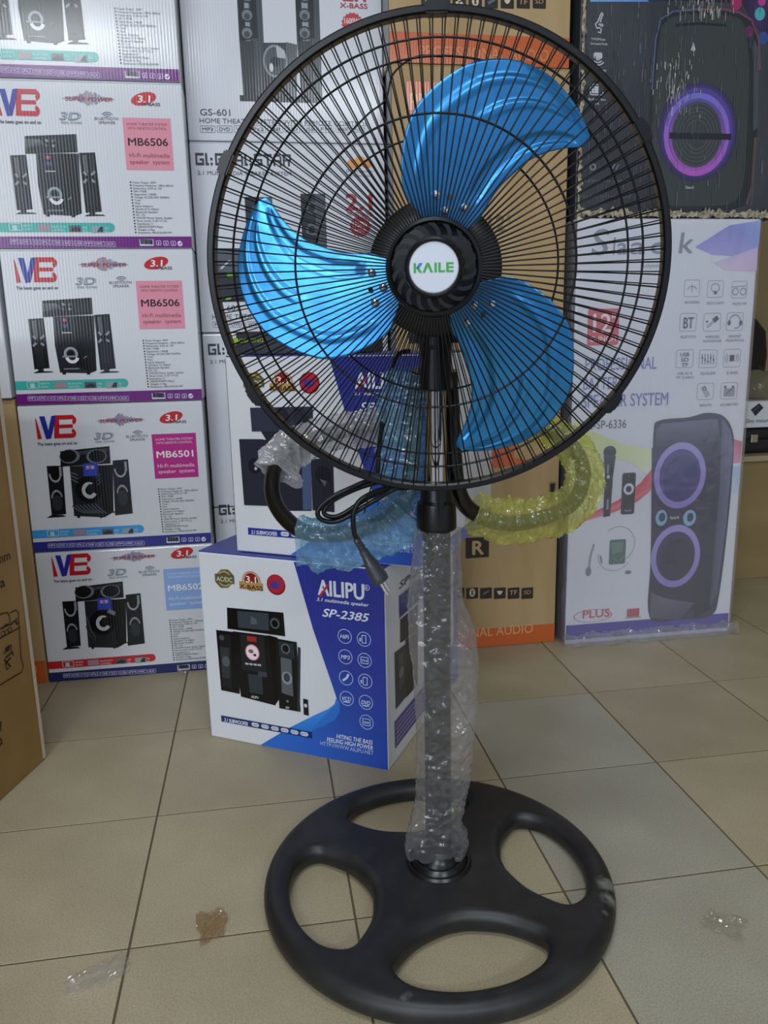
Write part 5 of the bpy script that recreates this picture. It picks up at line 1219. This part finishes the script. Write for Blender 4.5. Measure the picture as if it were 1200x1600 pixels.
# clear sleeve on the main pole, baggy to one side
ys = [(825, 648, 720), (860, 646, 719), (900, 641, 720), (940, 638, 724), (970, 638, 736), (1000, 639, 745), (1060, 646, 747), (1110, 650, 745), (1160, 651, 740), (1210, 650, 736), (1250, 648, 728), (1285, 639, 722), (1315, 634, 731), (1345, 636, 728), (1372, 640, 720)]
bm = bmesh.new(); rings = []; NS = 80; rows = []
pw = Vector((0.4288, 0.0516, 0))
for y, xl, xr in ys:
    q = []
    for x in (xl, xr):
        d = ray(x, y); t = (pw.y - CAM.y) / d.y; q.append(CAM + d * t)
    rows.append((q[0].x, q[1].x, (q[0].z + q[1].z) / 2))
RR = catmull(rows, 24); lo = 0.0475
for i, (xl, xr, z) in enumerate(RR):
    z = max(z, lo); ring = []; cx = (xl + xr) / 2 - FO.x; hw = (xr - xl) / 2; u = i / len(RR)
    low = max(0, 1 - (z - .05) / .05)
    for k in range(NS):
        a = 2 * math.pi * k / NS; ca, sa = math.cos(a), math.sin(a)
        q = Vector((ca * 1.7, sa * 1.7, z * 34)); q2 = Vector((ca * 2.5, sa * 2.5, z * 80))
        cr = 0.35 * noise.noise(q) + 0.45 * (abs(noise.noise(q * 1.9)) - .2) + 0.35 * (abs(noise.noise(q2)) - .2) + 0.25 * noise.noise(q2 * 1.9)
        dpt = 0.024 + 0.006 * noise.noise(Vector((0, z * 12, 9)))
        pole = 0.0198
        px = cx + hw * ca * (1 + 0.10 * cr); py = Pz.y + dpt * sa * (1 + 0.45 * cr)
        dx, dy = px - Pz.x, py - Pz.y; dd = math.hypot(dx, dy)
        q3 = Vector((ca * 1.3, sa * 1.3 + z * 14, z * 120)); pole += 0.0042 * abs(noise.noise(q3)) + 0.0022 * abs(noise.noise(q3 * 2.3 + Vector((5, 1, 2))))
        if dd < pole: px, py = Pz.x + dx / dd * pole, Pz.y + dy / dd * pole
        zz_ = z + 0.006 * noise.noise(Vector((ca * 2, sa * 2, z * 25 + 4))) + low * 0.012 * max(0, noise.noise(Vector((ca * 2.5, sa * 2.5, 3))))
        ring.append(bm.verts.new((px, py, max(zz_, 0.046))))
    rings.append(ring)
for A, B in zip(rings, rings[1:]):
    for k in range(NS): bm.faces.new((A[k], B[k], B[(k + 1) % NS], A[(k + 1) % NS]))
o = from_bm('plastic_sleeve', bm, fan, M_clear, True); o['label'] = 'long clear crumpled plastic sleeve on the pole'
# ---- power cord with its plug
YC = 0.036
def pp(x, y, Y=YC):
    d = ray(x, y); return CAM + d * ((Y - CAM.y) / d.y)
cord = [pp(640, 548, .10), pp(618, 560, .095), pp(603, 627, .085), pp(592, 700, .06), pp(588, 742, .045), pp(560, 757), pp(520, 776), pp(498, 795), pp(501, 811), pp(528, 814), pp(572, 790, .03), pp(612, 766, .03), pp(640, 754, .04), pp(600, 752, .045), pp(556, 764, .042), pp(516, 785, .042), pp(507, 803, .042), pp(530, 806, .04), pp(575, 778, .04), pp(620, 757, .048), pp(640, 762, .052), pp(600, 764, .03), pp(565, 780, .026), pp(553, 800, .026), pp(552, 818, .026), pp(554, 834, .026), pp(559, 846, .026)]
bm = bmesh.new(); add_tube(bm, catmull(to_fan(cord), 7), 0.0032, 10); cd = from_bm('power_cord', bm, fan, M_blk, True); cd['label'] = 'looped black power cord'
bm = bmesh.new(); add_tube(bm, catmull(to_fan([pp(590, 742, .02), pp(606, 747, .015), pp(616, 753, .02), pp(612, 760, .04), pp(598, 757, .05), pp(590, 748, .04)]), 5), 0.0022, 8); add_tube(bm, to_fan([pp(585, 740, .02), pp(569, 802, .02)]), 0.0009, 6); from_bm('twist_tie', bm, cd, M_blk, True)
a, b = Vector(pp(559, 846, .026)) - FO, Vector(pp(596, 908, .018)) - FO; d = (b - a).normalized()
M_plug = mat('grey_black_plug', hx('3a3d42'), 0.4)
bm = bmesh.new(); L_ = (b - a).length; pr = [(0, -.004), (.0042, -.004), (.0050, 0), (.0040, .002), (.0053, .004), (.0043, .007), (.0056, .009), (.0046, .012), (.0058, .014), (.0064, .022), (.0092, .034), (.0112, L_ - .006), (.0105, L_), (0, L_)]
zq = d.to_track_quat('Z', 'Y').to_matrix().to_4x4(); MP = Matrix.Translation(a) @ zq @ Matrix.Diagonal((1.55, 0.95, 1, 1)); add_lathe(bm, pr, 24, MP); from_bm('plug', bm, cd, M_plug, False)['label'] = 'grey black two pin plug'
sx = (zq @ Vector((1, 0, 0))).normalized()
if sx.x < 0: sx = -sx
for s in (-1, 1):
    c0 = b + sx * .0085 * s; bm = bmesh.new(); add_tube(bm, [c0 - d * .003, c0 + d * .010], .0021, 10); add_tube(bm, [c0 + d * .0095, c0 + d * .017], .0022, 10); from_bm('pin', bm, cd, M_steel, True)

# ================================================================== scraps on the floor
def scrap(name, label, x, y, w, h, m, seed, rot):
    d = ray(x, y); p = CAM + d * (-CAM.z / d.z); bm = bmesh.new(); n = 14; G = []; r = random.Random(seed)
    for j in range(n + 1):
        row = []
        for i in range(n + 1):
            u, v = i / n - .5, j / n - .5; e = 0.82 + 0.36 * noise.noise(Vector((u * 3, v * 3, seed)))
            z = 0.0012 + 0.010 * abs(noise.noise(Vector((u * 4, v * 4, seed + 3)))) + 0.004 * abs(noise.noise(Vector((u * 11, v * 11, seed + 6))))
            row.append(bm.verts.new((u * w * e * (1 - 0.5 * abs(v)), v * h * e, z)))
        G.append(row)
    for j in range(n):
        for i in range(n): bm.faces.new((G[j][i], G[j][i + 1], G[j + 1][i + 1], G[j + 1][i]))
    o = from_bm(name, bm, None, m, False); o.location = (p.x, p.y, 0.0004); o.rotation_euler = (0, 0, math.radians(rot)); tag(o, label, 'litter', 'scraps lying on the tiles'); return o
scrap('tape_scrap', 'crumpled scrap of brown tape across a tile joint', 330, 1448, .05, .07, M_tapebit, 11, 10)
scrap('plastic_scrap', 'crumpled scrap of clear film beside a tile joint left of the fan base', 150, 1528, .10, .045, M_clear, 12, 25)
scrap('plastic_scrap', 'thin curl of clear film on the grey tile', 1132, 1448, .07, .05, film('thin_clear_film', (.9, .88, .8), .03), 13, -40)
scrap('plastic_scrap', 'crushed bit of foil film against the bottom white carton', 286, 1052, .03, .03, M_clear, 14, 60)

for o in bpy.data.objects:
    for k in ('w', 'd', 'h'):
        if k in o.keys(): del o[k]
